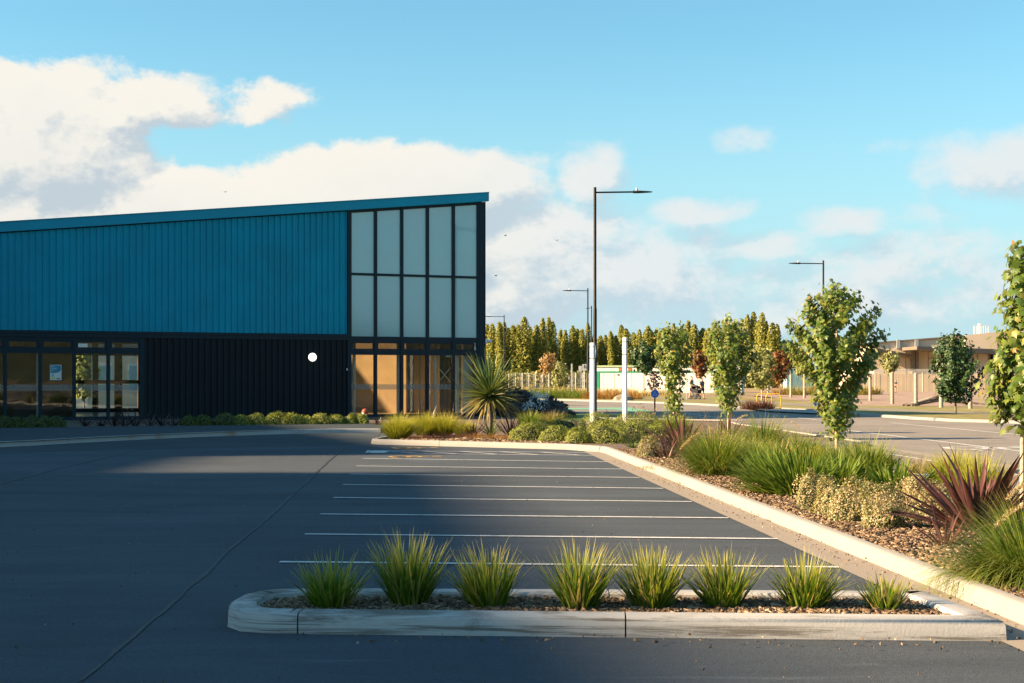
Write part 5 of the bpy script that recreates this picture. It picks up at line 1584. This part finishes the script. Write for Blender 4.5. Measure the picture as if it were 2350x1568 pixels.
for px in (1421, 1443):
    xx = D(px, d).x - pA.x
    sg_ = MB().box(xx, xx + 0.42, -0.07, -0.03, ZY(852, d), ZY(845, d)).build('sign_board', M['brown_sign'], sbld)
    MB().box(xx + .08, xx + .18, -0.075, -0.07, ZY(850, d), ZY(847.5, d)).build('sign_mark', M['paint_yellow'], sg_)
    MB().box(xx + .24, xx + .36, -0.075, -0.07, ZY(850.5, d), ZY(848, d)).build('sign_mark', M['paint_yellow'], sg_)
MB().box(D(1418, d).x - pA.x, D(1422, d).x - pA.x, -0.06, 0, ZY(862, d), ZY(859, d)).build('vent', M['black'], sbld)
for px in (1385, 1410, 1450, 1478, 1506, 1560, 1600):
    xx = D(px, d).x - pA.x
    MB().box(xx, xx + 0.04, -0.02, 0.0, 0, ZY(856.5, d)).build('panel_joint', M['steel'], sbld)

# teal corrugated container store
M['cont'] = mat('pale_teal_steel', (0.24, 0.42, 0.43), 0.5, 0.08, 1)
d = 160.0
cA, cB = D(1806, d), D(1868, d)
cont = empty('shipping_container', (cA.x, d, 0), 0, 'pale teal corrugated container behind the largest maple', 'container')
n_ = 22
prof = []
for i in range(n_):
    x0 = (cB.x - cA.x) * i / n_; x1 = (cB.x - cA.x) * (i + 1) / n_; q = (x1 - x0) / 4
    prof += [(x0, 0), (x0 + q, 0), (x0 + 1.4 * q, 0.05), (x0 + 3.4 * q, 0.05)]
prof += [(cB.x - cA.x, 0), (cB.x - cA.x, 2.4), (0, 2.4)]
MB().prism(prof, 0, 2.75).build('body', M['cont'], cont)
MB().box(-0.03, cB.x - cA.x + .03, -0.03, 2.45, 2.75, 2.9).build('top_rail', M['cont'], cont)

# wire fence: a post each, wires between
fn = empty('wire_fence', D(1168, 182, 0), 0, 'pale wire mesh fence before the poplars', 'fence')
fx1 = (D(1352, 182).x - D(1168, 182).x); ft = ZY(856, 182)
for i in range(13):
    xx = fx1 * i / 12
    MB().tube([(xx, 0, -0.05), (xx, 0, ft)], 0.05, 6).build('post', M['steel'], fn)
wm = MB()
for k in range(9): wm.tube([(0, 0.03, 0.1 + ft * k / 9), (fx1, 0.03, 0.1 + ft * k / 9)], 0.010, 4)
for k in range(70): wm.tube([(fx1 * k / 69, 0.03, 0.1), (fx1 * k / 69, 0.03, ft)], 0.009, 4)
wm.build('mesh', M['steel'], fn)

# small white roadside signs
def plate_sign(px, py0, py1, wpx, d, base, label, marks=0):
    r = empty('road_sign', D(px, d, 0), 0, label, 'sign')
    z1, z0 = ZY(py0, d), ZY(py1, d); w = wpx * d / F / 2
    MB().tube([(0, 0.04, -0.05), (0, 0.04, z1)], 0.05, 8).build('pole', M['white'], r)
    MB().box(-w, w, -0.02, 0.0, z0, z1).build('plate', M['white'], r)
    if marks:
        hh = z1 - z0
        b = MB()
        b.lathe([(0.07 * hh, 0), (0.07 * hh, 0.01)], 10)
        o = b.build('pictogram', M['black'], r); o.rotation_euler = (R(90), 0, 0); o.location = (0, -0.025, z1 - 0.16 * hh)
        b = MB(); b.bar((0, -.03, z1 - .22 * hh), (0, -.03, z1 - .42 * hh), .01, .09 * hh); b.bar((0, -.03, z1 - .42 * hh), (-.12 * hh, -.03, z1 - .62 * hh), .01, .05 * hh); b.bar((0, -.03, z1 - .42 * hh), (.12 * hh, -.03, z1 - .62 * hh), .01, .05 * hh); b.bar((-.12 * hh, -.03, z1 - .36 * hh), (.12 * hh, -.03, z1 - .28 * hh), .01, .04 * hh)
        b.build('pictogram', M['black'], r)
    return r


plate_sign(1341, 836, 851, 9.5, 135, 0, 'white pedestrian sign on a pole before the site building', 1)
plate_sign(1331.5, 840, 854, 7, 140, 0, 'tilted white sign left of the pedestrian sign')
plate_sign(1312, 835, 893, 3.4, 130, 0, 'slim white marker post left of the signs')
sp = empty('sign_pole', D(1576.0, 100, 0.1), 0, 'thin grey pole with dark plate left of the second maple', 'sign')
MB().tube([(0, 0, 0), (0, 0, ZY(840, 100))], 0.03, 8).build('pole', M['steel'], sp)
MB().box(-0.3, 0.25, -0.06, -0.03, ZY(860, 100), ZY(853, 100)).build('plate', M['frame'], sp)

# tussocks along the far kerb
for i in range(34):
    px = 1176 + 8.4 * i + random.uniform(-3, 3)
    dd = 128 - (px - 1176) * 0.045 + (i % 3) * 5
    c = px > 1330
    tuft('tussock', px, 0, 1.35 if not c else 1.0, 1.15, 150, M['g_rust'] if (c or i % 3 == 2) else (M['g_olive'] if i % 3 else M['g_green']), '%s tussock from the left along the far kerb' % ordinal(i).capitalize(), 0.55, 0.05, (0.4, 1.2), group='tussocks along the far kerb', z=0.09, d=dd, S=4)
rg3 = random.Random(5)
for i in range(26):
    px = 1180 + 14 * i + rg3.uniform(-4, 4); dd = rg3.uniform(138, 175)
    tuft('dry_tussock', px, 0, 1.0, 1.1, 90, M['g_dry'] if i % 3 else M['g_olive'], '%s dry pale tussock from the left in the field' % ordinal(i).capitalize(), 0.7, 0.06, (0.3, 1.0), group='dry tussocks of the field', z=0.0, d=dd, S=3)
for i in range(14):
    px = 1790 + i * 17 + rg3.uniform(-6, 6)
    tuft('yellow_tussock', px, 0, 1.3, 1.1, 120, M['g_olive'] if i % 4 else M['g_rust'], '%s yellowish tussock from the left behind the fence posts' % ordinal(i).capitalize(), 0.8, 0.07, (0.3, 1.0), group='tussocks behind the fence posts', z=0.1, d=150 + rg3.uniform(-6, 6), S=3)
rock = empty('boulder', D(1431, 110, 0.09), 0, 'grey boulder on the lawn near the tussocks', 'boulder')
bm = bmesh.new(); bmesh.ops.create_icosphere(bm, subdivisions=2, radius=1)
for v in bm.verts:
    v.co = Vector((v.co.x * .75, v.co.y * .5, max(-.1, v.co.z * .5))) * (1 + .18 * math.sin(v.co.x * 7 + v.co.y * 5 + v.co.z * 9))
me = bpy.data.meshes.new('stone'); bm.to_mesh(me); bm.free(); me.materials.append(M['gutter']); link('stone', me, rock)

# ------------------------------------------------------------------ fence posts, timber fence, warehouse
M['timber'] = mat('grey_timber_post', (0.31, 0.27, 0.22), 0.85, 0.2, 6)
M['paling'] = mat('timber_palings', (0.60, 0.47, 0.33), 0.85, 0.07, 0.4)
posts = [(1763, 928, 175), (1793, 926, 170), (1815, 0, 128), (1846, 0, 122), (1917, 0, 118), (1997, 0, 107), (2048, 0, 93), (2102, 0, 86), (2160, 0, 82), (2227, 0, 79), (2301, 0, 76.5)]
for i, (px, _, dd) in enumerate(posts):
    r = empty('fence_post', D(px, dd, 0.09), random.uniform(0, 1), '%s weathered fence post from the left on the dirt' % ORD[i].capitalize(), 'post', 'weathered fence posts on the dirt')
    hh = random.uniform(1.88, 2.02)
    MB().tube([(0, 0, -0.1), (random.uniform(-.02, .02), 0, hh)], [0.11, 0.10], 10).build('post', M['timber'], r, True)
    MB().lathe([(0.112, 0.0), (0.10, 0.03), (0.02, 0.045)], 10, (0, 0, hh)).build('cap', M['timber'], r, True)
for i, px in enumerate((2009, 2118)):
    r = empty('fence_post', D(px, 185, 0.09), 0, ('thin post before the timber fence right of the maple', 'thin post before the timber fence near the dark tree')[i], 'post')
    MB().tube([(0, 0, -0.1), (0, 0, 2.4)], 0.1, 8).build('post', M['timber'], r, True)
tf = empty('timber_fence', D(1970, 200, 0), 0, 'tall close boarded timber fence before the warehouse', 'fence')
L0 = D(2262, 200).x - D(1970, 200).x
bd = MB(); xx = 0.0
while xx < L0:
    w_ = random.uniform(0.15, 0.19); bd.box(xx, xx + w_ - 0.012, random.uniform(-.01, .01), 0.03, 0.0, 2.38 + random.uniform(-.03, .03)); xx += w_
pq = bd.build('palings', M['paling'], tf); pq['kind'] = 'stuff'
MB().box(0, L0, 0.035, 0.09, 0.5, 0.6).build('rail', M['paling'], tf); MB().box(0, L0, 0.035, 0.09, 1.8, 1.9).build('rail', M['paling'], tf)
# steel pickets on both sides of it
pk = empty('picket_fence', D(1985, 206, 0), 0, 'pale steel picket fence behind the boarded fence', 'fence')
b = MB(); Lp = D(2420, 206).x - D(1985, 206).x
for k in range(170): b.box(Lp * k / 170, Lp * k / 170 + 0.04, 0, 0.04, 0.1, 3.1)
b.build('pickets', M['panel_white'], pk)['kind'] = 'stuff'
MB().box(0, Lp, 0.045, 0.1, 2.8, 2.9).build('rail', M['panel_white'], pk); MB().box(0, Lp, 0.045, 0.1, 0.4, 0.5).build('rail', M['panel_white'], pk)

M['beige'] = mat('beige_cladding', (0.56, 0.46, 0.35), 0.65, 0.06, 0.2)
M['beige_dark'] = mat('brown_canopy', (0.17, 0.135, 0.105), 0.6, 0.06, 0.3)
d = 230.0
def wx(px): return D(px, d).x - D(2000, d).x
wh = empty('warehouse', D(2000, d, 0), 0, 'long beige warehouse with brown canopies on the right', 'building')
def wall_poly(pts, y0, y1, name, m):
    n = len(pts)
    MB().raw([(x, y0, z) for x, z in pts] + [(x, y1, z) for x, z in pts], [tuple(range(n)), tuple(range(n, 2 * n))[::-1]] + [(i, (i + 1) % n, n + (i + 1) % n, n + i) for i in range(n)]).build(name, m, wh)
z_ = lambda y: ZY(y, d)
wall_poly([(wx(2005), 0), (wx(2600), 0), (wx(2600), z_(742)), (wx(2290), z_(768)), (wx(2170), z_(777)), (wx(2005), z_(788))], 0, 40, 'wall', M['beige'])
wall_poly([(wx(2000), z_(789)), (wx(2600), z_(743)), (wx(2600), z_(740)), (wx(2000), z_(786))], -0.3, 40, 'roof_edge', M['beige_dark'])
wall_poly([(wx(2212), 0), (wx(2600), 0), (wx(2600), z_(742)), (wx(2350), z_(755)), (wx(2212), z_(770))], -0.8, -0.05, 'wall', M['beige'])
for (a, yt, yb_, c, yt2, yb2, dep) in ((2068, 798, 805, 2290, 803, 815, 9.0), (1990, 802, 808, 2090, 815, 823, 7.0)):
    b = MB()
    b.raw([(wx(a), -dep, z_(yb_)), (wx(c), -dep * 0.35, z_(yb2)), (wx(c), 0, z_(yb2)), (wx(a), 0, z_(yb_)), (wx(a), -dep, z_(yt)), (wx(c), -dep * .35, z_(yt2)), (wx(c), 0, z_(yt2)), (wx(a), 0, z_(yt))], [(0, 3, 2, 1), (4, 5, 6, 7), (0, 1, 5, 4), (1, 2, 6, 5), (2, 3, 7, 6), (3, 0, 4, 7)])
    b.build('canopy', M['beige_dark'], wh)
for px in (2090, 2098, 2264):
    MB().box(wx(px), wx(px) + 0.45, -0.95, -0.85 if px > 2200 else -0.01, 0, z_(806)).build('column', M['beige_dark'], wh)
MB().box(wx(2268), wx(2275), -0.95, -0.82, 0, z_(806)).build('door', M['frame'], wh)
for px in (2040, 2078, 2130, 2185, 2240, 2310):
    MB().box(wx(px), wx(px) + 0.06, -0.86 if px > 2212 else -0.05, -0.8 if px > 2212 else -0.001, 2.5, z_(795)).build('panel_joint', M['beige_dark'], wh)
for px in (2056, 2098):
    MB().box(wx(px), wx(px) + 0.5, -0.6, 0, z_(800), z_(780)).build('downpipe', M['steel'], wh)
for k in range(7):
    MB().tube([(wx(2254 + 5.5 * k), 4, z_(769)), (wx(2254 + 5.5 * k), 4, z_(746))], 0.05, 6).build('roof_rail_post', M['white'], wh)
MB().tube([(wx(2254), 4, z_(746)), (wx(2289), 4, z_(746))], 0.05, 6).build('roof_rail', M['white'], wh)
MB().box(wx(2272), wx(2277), 5, 6, z_(769), z_(740)).build('vent_stack', M['white'], wh)
# branch pile on the dirt
bp_ = empty('branch_pile', P(2150, 932, 0.1), 0, 'pile of dark cut branches on the dirt by the posts', 'branches')
for k in range(9):
    a = random.uniform(-.25, .25); L_ = random.uniform(2.5, 5)
    MB().tube([(-L_ * .4, random.uniform(-.6, .6), 0.05), (0.2, random.uniform(-.5, .5), 0.45 + a), (L_ * .6, random.uniform(-.6, .6), 0.1)], [0.07, 0.06, 0.03], 6).build('branch', M['bark'], bp_, True)
MB().tube([(-1.7, 0, 0.05), (-0.2, 0.1, 0.5)], 0.08, 8).build('log', M['timber'], bp_, True)

# ------------------------------------------------------------------ people with pram
M['skin'] = mat('skin', (0.50, 0.28, 0.19), 0.55, 0.05)
M['hair'] = mat('dark_hair', (0.025, 0.017, 0.012), 0.6, 0.2, 20)
M['jacket'] = mat('olive_grey_jacket', (0.20, 0.19, 0.15), 0.85, 0.1, 10)
M['navy'] = mat('dark_blue_cloth', (0.03, 0.04, 0.06), 0.85, 0.1, 10)
M['black_cloth'] = mat('black_cloth', (0.012, 0.012, 0.014), 0.85, 0.15, 10)
M['grey_top'] = mat('grey_top', (0.09, 0.10, 0.13), 0.85, 0.1, 10)


def skin_mesh(name, verts, edges, radii, m, parent, root=0, sub=2):
    me = bpy.data.meshes.new(name)
    me.from_pydata(verts, edges, [])
    o = link(name, me, parent)
    md = o.modifiers.new('skin', 'SKIN')
    md.use_smooth_shade = True
    for i, r in enumerate(radii):
        sv = me.skin_vertices[0].data[i]
        sv.radius = (r, r) if not isinstance(r, tuple) else r
        sv.use_root = i == root
    s = o.modifiers.new('sub', 'SUBSURF'); s.levels = sub; s.render_levels = sub
    me.materials.append(m)
    return o


def person(loc, rz, H, label, top, bottom, armpose='push', stride=0.12, long_hair=False, shorts=True):
    """walks towards local +X"""
    s = H / 1.75
    r = empty('person', loc, rz, label, 'person')
    r.scale = (s, s, s)
    hip, st = 0.92, stride
    V = [(0, 0, .95), (0, 0, 1.15), (0.01, 0, 1.38), (0.02, 0, 1.48), (0.035, 0, 1.56), (0.045, 0, 1.66),     # 0 pelvis .. 5 head
         (0, .09, .90), (.5 * st + .04, .1, .50), (st, .1, .09), (st + .14, .11, .035),                  # 6-9 left leg
         (0, -.09, .90), (-.3 * st, -.1, .50), (-st - .04, -.1, .10), (-st + .11, -.11, .035)]           # 10-13 right leg
    E = [(0, 1), (1, 2), (2, 3), (3, 4), (4, 5), (0, 6), (6, 7), (7, 8), (8, 9), (0, 10), (10, 11), (11, 12), (12, 13)]
    Rd = [.13, .125, .135, .062, .07, .088, .085, .055, .038, .03, .085, .055, .038, .03]
    hands = []
    for sy in (1, -1):
        b0 = len(V)
        if armpose == 'push':
            V += [(0.01, sy * .19, 1.40), (-.02, sy * .25, 1.14), (.27, sy * .17, 1.02), (.34, sy * .15, 1.01)]
        else:
            V += [(0.01, sy * .17, 1.40), (sy * -.05, sy * .22, 1.13), (.08 + sy * -.10, sy * .22, .90), (.10 + sy * -.10, sy * .22, .83)]
        E += [(2, b0), (b0, b0 + 1), (b0 + 1, b0 + 2), (b0 + 2, b0 + 3)]
        Rd += [.062, .045, .032, .030]
        hands.append(b0 + 3)
        w_ = Vector(V[b0 + 3]); fd = (w_ - Vector(V[b0 + 2])).normalized()
        for k in range(4):       # fingers
            f0 = len(V)
            q = w_ + fd * 0.05 + Vector((0, (k - 1.5) * 0.018, 0))
            V += [tuple(q), tuple(q + fd * .03 + Vector((0, 0, -.015))), tuple(q + fd * .045 + Vector((0, 0, -.045 + .004 * k)))]
            E += [(b0 + 3, f0), (f0, f0 + 1), (f0 + 1, f0 + 2)]; Rd += [.0095, .009, .008]
        f0 = len(V)
        V += [tuple(w_ + Vector((0.01, -sy * .035, -.01))), tuple(w_ + fd * .03 + Vector((0, -sy * .05, -.03)))]
        E += [(b0 + 3, f0), (f0, f0 + 1)]; Rd += [.010, .009]
    skin_mesh('body', V, E, Rd, M['skin'], r)
    # face
    hd = Vector((.05, 0, 1.665))
    f_ = MB(); f_.lathe([(.004, -.02), (.016, -.012), (.012, .012), (.004, .03)], 8, (hd.x + .085, 0, hd.z - .02)); f_.build('nose', M['skin'], r, True)
    for sy in (1, -1):
        MB().lathe([(.004, -.008), (.011, 0), (.004, .008)], 8, (hd.x + .074, sy * .034, hd.z + .012)).build('eye', M['hair'], r, True)
        MB().lathe([(.006, -.03), (.014, 0), (.006, .03)], 8, (hd.x - .005, sy * .09, hd.z - .005)).build('ear', M['skin'], r, True)
    MB().box(hd.x + .074, hd.x + .084, -.025, .025, hd.z - .055, hd.z - .047).build('mouth', M['flax'], r)
    hv = [(.02, 0, 1.70), (-.03, 0, 1.67), (-.045, 0, 1.60 if not long_hair else 1.50)]
    skin_mesh('hair', hv, [(0, 1), (1, 2)], [.092, .085, .05], M['hair'], r)
    tv = [V[0][:2] + (1.0,), V[1], V[2], V[3][:2] + (1.455,)]
    te = [(0, 1), (1, 2), (2, 3)]; tr_ = [.148, .142, .152, .075]
    a0 = len(V) and 14
    for sy, b0 in ((1, 14), (-1, hands[1] - 3)):
        n0 = len(tv); tv += [V[b0], V[b0 + 1]] + ([V[b0 + 2]] if armpose == 'push' else [])
        te += [(2, n0), (n0, n0 + 1)] + ([(n0 + 1, n0 + 2)] if armpose == 'push' else []); tr_ += [.075, .056] + ([.042] if armpose == 'push' else [])
    skin_mesh('shirt', tv, te, tr_, top, r)
    kz = lambda i: tuple(Vector(V[i]) * 0.8 + Vector(V[i - 1]) * 0.2)
    sv = [(0, 0, 1.0), (0, 0, .93), V[6], kz(7), V[10], kz(11)]
    skin_mesh('shorts', sv, [(0, 1), (1, 2), (2, 3), (1, 4), (4, 5)], [.145, .15, .105, .085, .105, .085], bottom, r)
    for i in (8, 12):
        a_, b_ = Vector(V[i]), Vector(V[i + 1])
        skin_mesh('shoe', [tuple(a_ + Vector((-.05, 0, -.035))), tuple(a_ + Vector((.05, 0, -.04))), tuple(b_ + Vector((.04, 0, 0)))], [(0, 1), (1, 2)], [.045, .047, .035], M['black_cloth'], r)
    return r


dp = 116.0
pz = 0.105
person(D(1587, dp, pz), R(-35), 1.82, 'person in olive jacket and black shorts pushing a pram', M['jacket'], M['black_cloth'], 'push')
person(D(1611, dp - 0.4, pz), R(-60), 1.68, 'person in grey top and dark shorts beside the pram', M['grey_top'], M['navy'], 'walk', long_hair=True)
pr = empty('pram', D(1598, dp - 1.0, pz), R(-55), 'black pram with hood pushed along the path', 'pram')
for (x, y) in ((0.38, 0), (-.30, .27), (-.30, -.27)):
    w_ = MB().lathe([(0.10, -.02), (0.15, -.025), (.15, .025), (.10, .02)], 18).build('wheel', M['black_cloth'], pr, True); w_.location = (x, y, .15); w_.rotation_euler = (R(90), 0, 0)
    MB().lathe([(0.02, -.03), (.02, .03)], 8).build('hub', M['steel'], w_, True)
fr = MB()
for sy in (1, -1):
    fr.tube([(.38, sy * .03, .15), (.1, sy * .2, .45), (-.45, sy * .22, .95), (-.62, sy * .2, 1.02)], .014, 6); fr.tube([(-.30, sy * .25, .15), (.0, sy * .2, .55)], .014, 6)
fr.tube([(-.62, .2, 1.02), (-.62, -.2, 1.02)], .018, 6); fr.tube([(-.3, .27, .15), (-.3, -.27, .15)], .012, 6)
fr.build('frame', M['steel'], pr)
hd_ = MB(); vs, fs = [], []
for i, t in enumerate(np.linspace(R(20), R(170), 9)):
    for j, u_ in enumerate(np.linspace(-1, 1, 7)):
        rr = 0.42 * (1 - 0.18 * u_ * u_)
        vs.append((-0.02 + rr * math.cos(t), .23 * u_, .68 + rr * math.sin(t)))
for i in range(8):
    for j in range(6): fs.append((i * 7 + j, i * 7 + j + 1, (i + 1) * 7 + j + 1, (i + 1) * 7 + j))
ho = hd_.raw(vs, fs).build('hood', M['black_cloth'], pr, True); so = ho.modifiers.new('t', 'SOLIDIFY'); so.thickness = 0.02
MB().raw([(.35, -.2, .45), (.35, .2, .45), (-.3, .22, .5), (-.3, -.22, .5), (.4, -.22, .72), (.4, .22, .72), (-.42, .23, .85), (-.42, -.23, .85)], [(0, 1, 2, 3), (4, 7, 6, 5), (0, 4, 5, 1), (1, 5, 6, 2), (2, 6, 7, 3), (3, 7, 4, 0)]).build('seat', M['black_cloth'], pr)
MB().box(-.28, .2, -.2, .2, .22, .40, .03).build('basket', M['navy'], pr)
person(D(2056, 176, 0.1), R(200), 1.55, 'distant person in dark clothes walking before the timber fence', M['navy'], M['black_cloth'], 'walk', long_hair=True)

# birds
for i, (x, y, d) in enumerate(((517, 441, 120), (1160, 541, 150), (1278, 552, 150), (1138, 633, 140))):
    r = empty('bird', D(x, d, ZY(y, d)), random.uniform(0, 3), ('small bird gliding before the big left cloud', 'topmost small bird right of the hall', 'small bird between the hall and the tallest lamp', 'small dark bird close to the hall corner')[i], 'bird')
    MB().lathe([(.005, -.14), (.035, -.05), (.04, .03), (.02, .1), (.004, .13)], 8).build('body', M['black_cloth'], r, True).rotation_euler = (R(90), 0, 0)
    for sgn in (1, -1):
        MB().raw([(0, -.05, .01), (0, .06, .01), (sgn * .16, .05, .07), (sgn * .3, -.02, .03), (sgn * .15, -.06, .06), (0, -.05, .02), (0, .06, .02), (sgn * .16, .05, .075), (sgn * .15, -.06, .065)], [(0, 1, 2, 4), (4, 2, 3), (5, 8, 7, 6)]).build('wing', M['black_cloth'], r)

# ------------------------------------------------------------------ what stands behind the hall, seen through its windows
sheet('back_lawn', [(-40, 70), (-6, 84), (-10, 120), (-60, 110)], -0.02, M['lawn_green'], label='green lawn behind the hall')
hs = empty('house', D(285, 92, 0), R(10), 'pale house glimpsed through the shop windows', 'building')
MB().box(-2.2, 5, 0, 6, 0, 4.6).build('wall', M['beige'], hs)
MB().raw([(-2.6, -.4, 4.6), (5.4, -.4, 4.6), (5.4, 6.4, 4.6), (-2.6, 6.4, 4.6), (-2.6, 3, 6.4), (5.4, 3, 6.4)], [(0, 1, 5, 4), (2, 3, 4, 5), (0, 4, 3), (1, 2, 5), (0, 3, 2, 1)]).build('roof', M['beige_dark'], hs)
for x0 in (-1.6, 0.2, 2.2):
    wn_ = MB().box(x0, x0 + 0.9, -0.06, 0.0, 0.9, 2.6).build('window', M['white'], hs)
    MB().box(x0 + .08, x0 + .82, -0.08, -0.06, 0.98, 2.52).build('pane', M['frost'], wn_)
far_tree('garden_tree', 193, 84, 800, 905, 32, 1600, M['pale_leaf'], M['bark'], 'bright green tree seen through the hall', 230, lsize=0.3, group='garden trees', z=0)
far_tree('garden_tree', 1035, 92, 800, 880, 30, 1200, M['maple'], M['bark'], 'tree seen through the glazed hall corner', 231, lsize=0.3, group='garden trees', z=0)

# ------------------------------------------------------------------ unseen blocks added left of the view, shaped from the shadows on the lot
ca, sa = math.cos(SUN_AZ), math.sin(SUN_AZ)
HT = 26.0
back = HT / math.tan(SUN_EL)
def up(g): return Vector((g[0] - ca * back, g[1] - sa * back))
M['block'] = mat('grey_block_wall', (0.36, 0.34, 0.32), 0.8, 0.08, 0.3)
def block(name, label, right_edge, h, xl):
    r = empty(name, (0, 0, 0), 0, label, 'building')
    a, c = right_edge
    MB().prism([(a.x, a.y), (c.x, c.y), (xl, c.y), (xl, a.y)], -0.05, h - 0.3).build('wall', M['block'], r)
    q = MB(); q.prism([(a.x + .02, a.y), (c.x + .02, c.y), (xl, c.y), (xl, a.y)], h - 0.29, h); q.build('roof', M['beige_dark'], r)
    dv = (c - a); L_ = dv.length; dv.normalize(); nv = Vector((dv.y, -dv.x))
    for fl in range(int(h // 3.6)):
        for k in range(int(L_ // 3.2)):
            p_ = a + dv * (1.6 + 3.2 * k) + nv * 0.02
            MB().obox((p_.x, p_.y, 1.9 + 3.6 * fl), (dv.x, dv.y, 0), (nv.x, nv.y, 0), (0, 0, 1), 0.7, 0.03, 0.8).build('window', M['frame'], r)
    return r


eA = (up((4.2, -18)), up((-1.05, 26.3)))
block('shade_block', 'tall grey block added out of view on the left to shade the lot, near the camera', eA, HT, -130)
eB = (up((-1.2, 32.6)), up((-9.4, 55)))
block('shade_block', 'tall grey block added out of view on the left to shade the lot, farther away', eB, HT, -130)
hC = 24.9
cx_ = -6.6 - ca * hC / math.tan(SUN_EL)
block('shade_wing', 'lower wing added out of view to shade the gap between the two grey blocks', (Vector((cx_, eA[1].y + 0.01)), Vector((cx_, eB[0].y - 0.01))), hC, -125)

# hills behind the camera, which the frosted panes mirror
hv, hf = [], []
nseg = 90
for i in range(nseg + 1):
    a = R(-200 + 220 * i / nseg)
    hgt = 55 + 75 * (0.5 + 0.5 * math.sin(i * 0.35)) * (0.6 + 0.4 * math.sin(i * 0.11 + 1)) + 12 * math.sin(i * 1.3) + 95 * math.exp(-((math.degrees(a) + 53) / 5.0) ** 2)
    for rr, z in ((2600, -1), (2900, hgt * 0.6), (3300, hgt), (4200, -1)):
        hv.append((rr * math.cos(a), rr * math.sin(a) , z))
for i in range(nseg):
    for j in range(3): hf.append((i * 4 + j, (i + 1) * 4 + j, (i + 1) * 4 + j + 1, i * 4 + j + 1))
M['hill'] = mat('hill_scrub', (0.07, 0.085, 0.05), 0.95, 0.3, 0.01)
ho_ = MB().raw(hv, hf).build('hills', M['hill'], None, True)
tag(ho_, 'low hills behind the camera', None, None, 'structure')
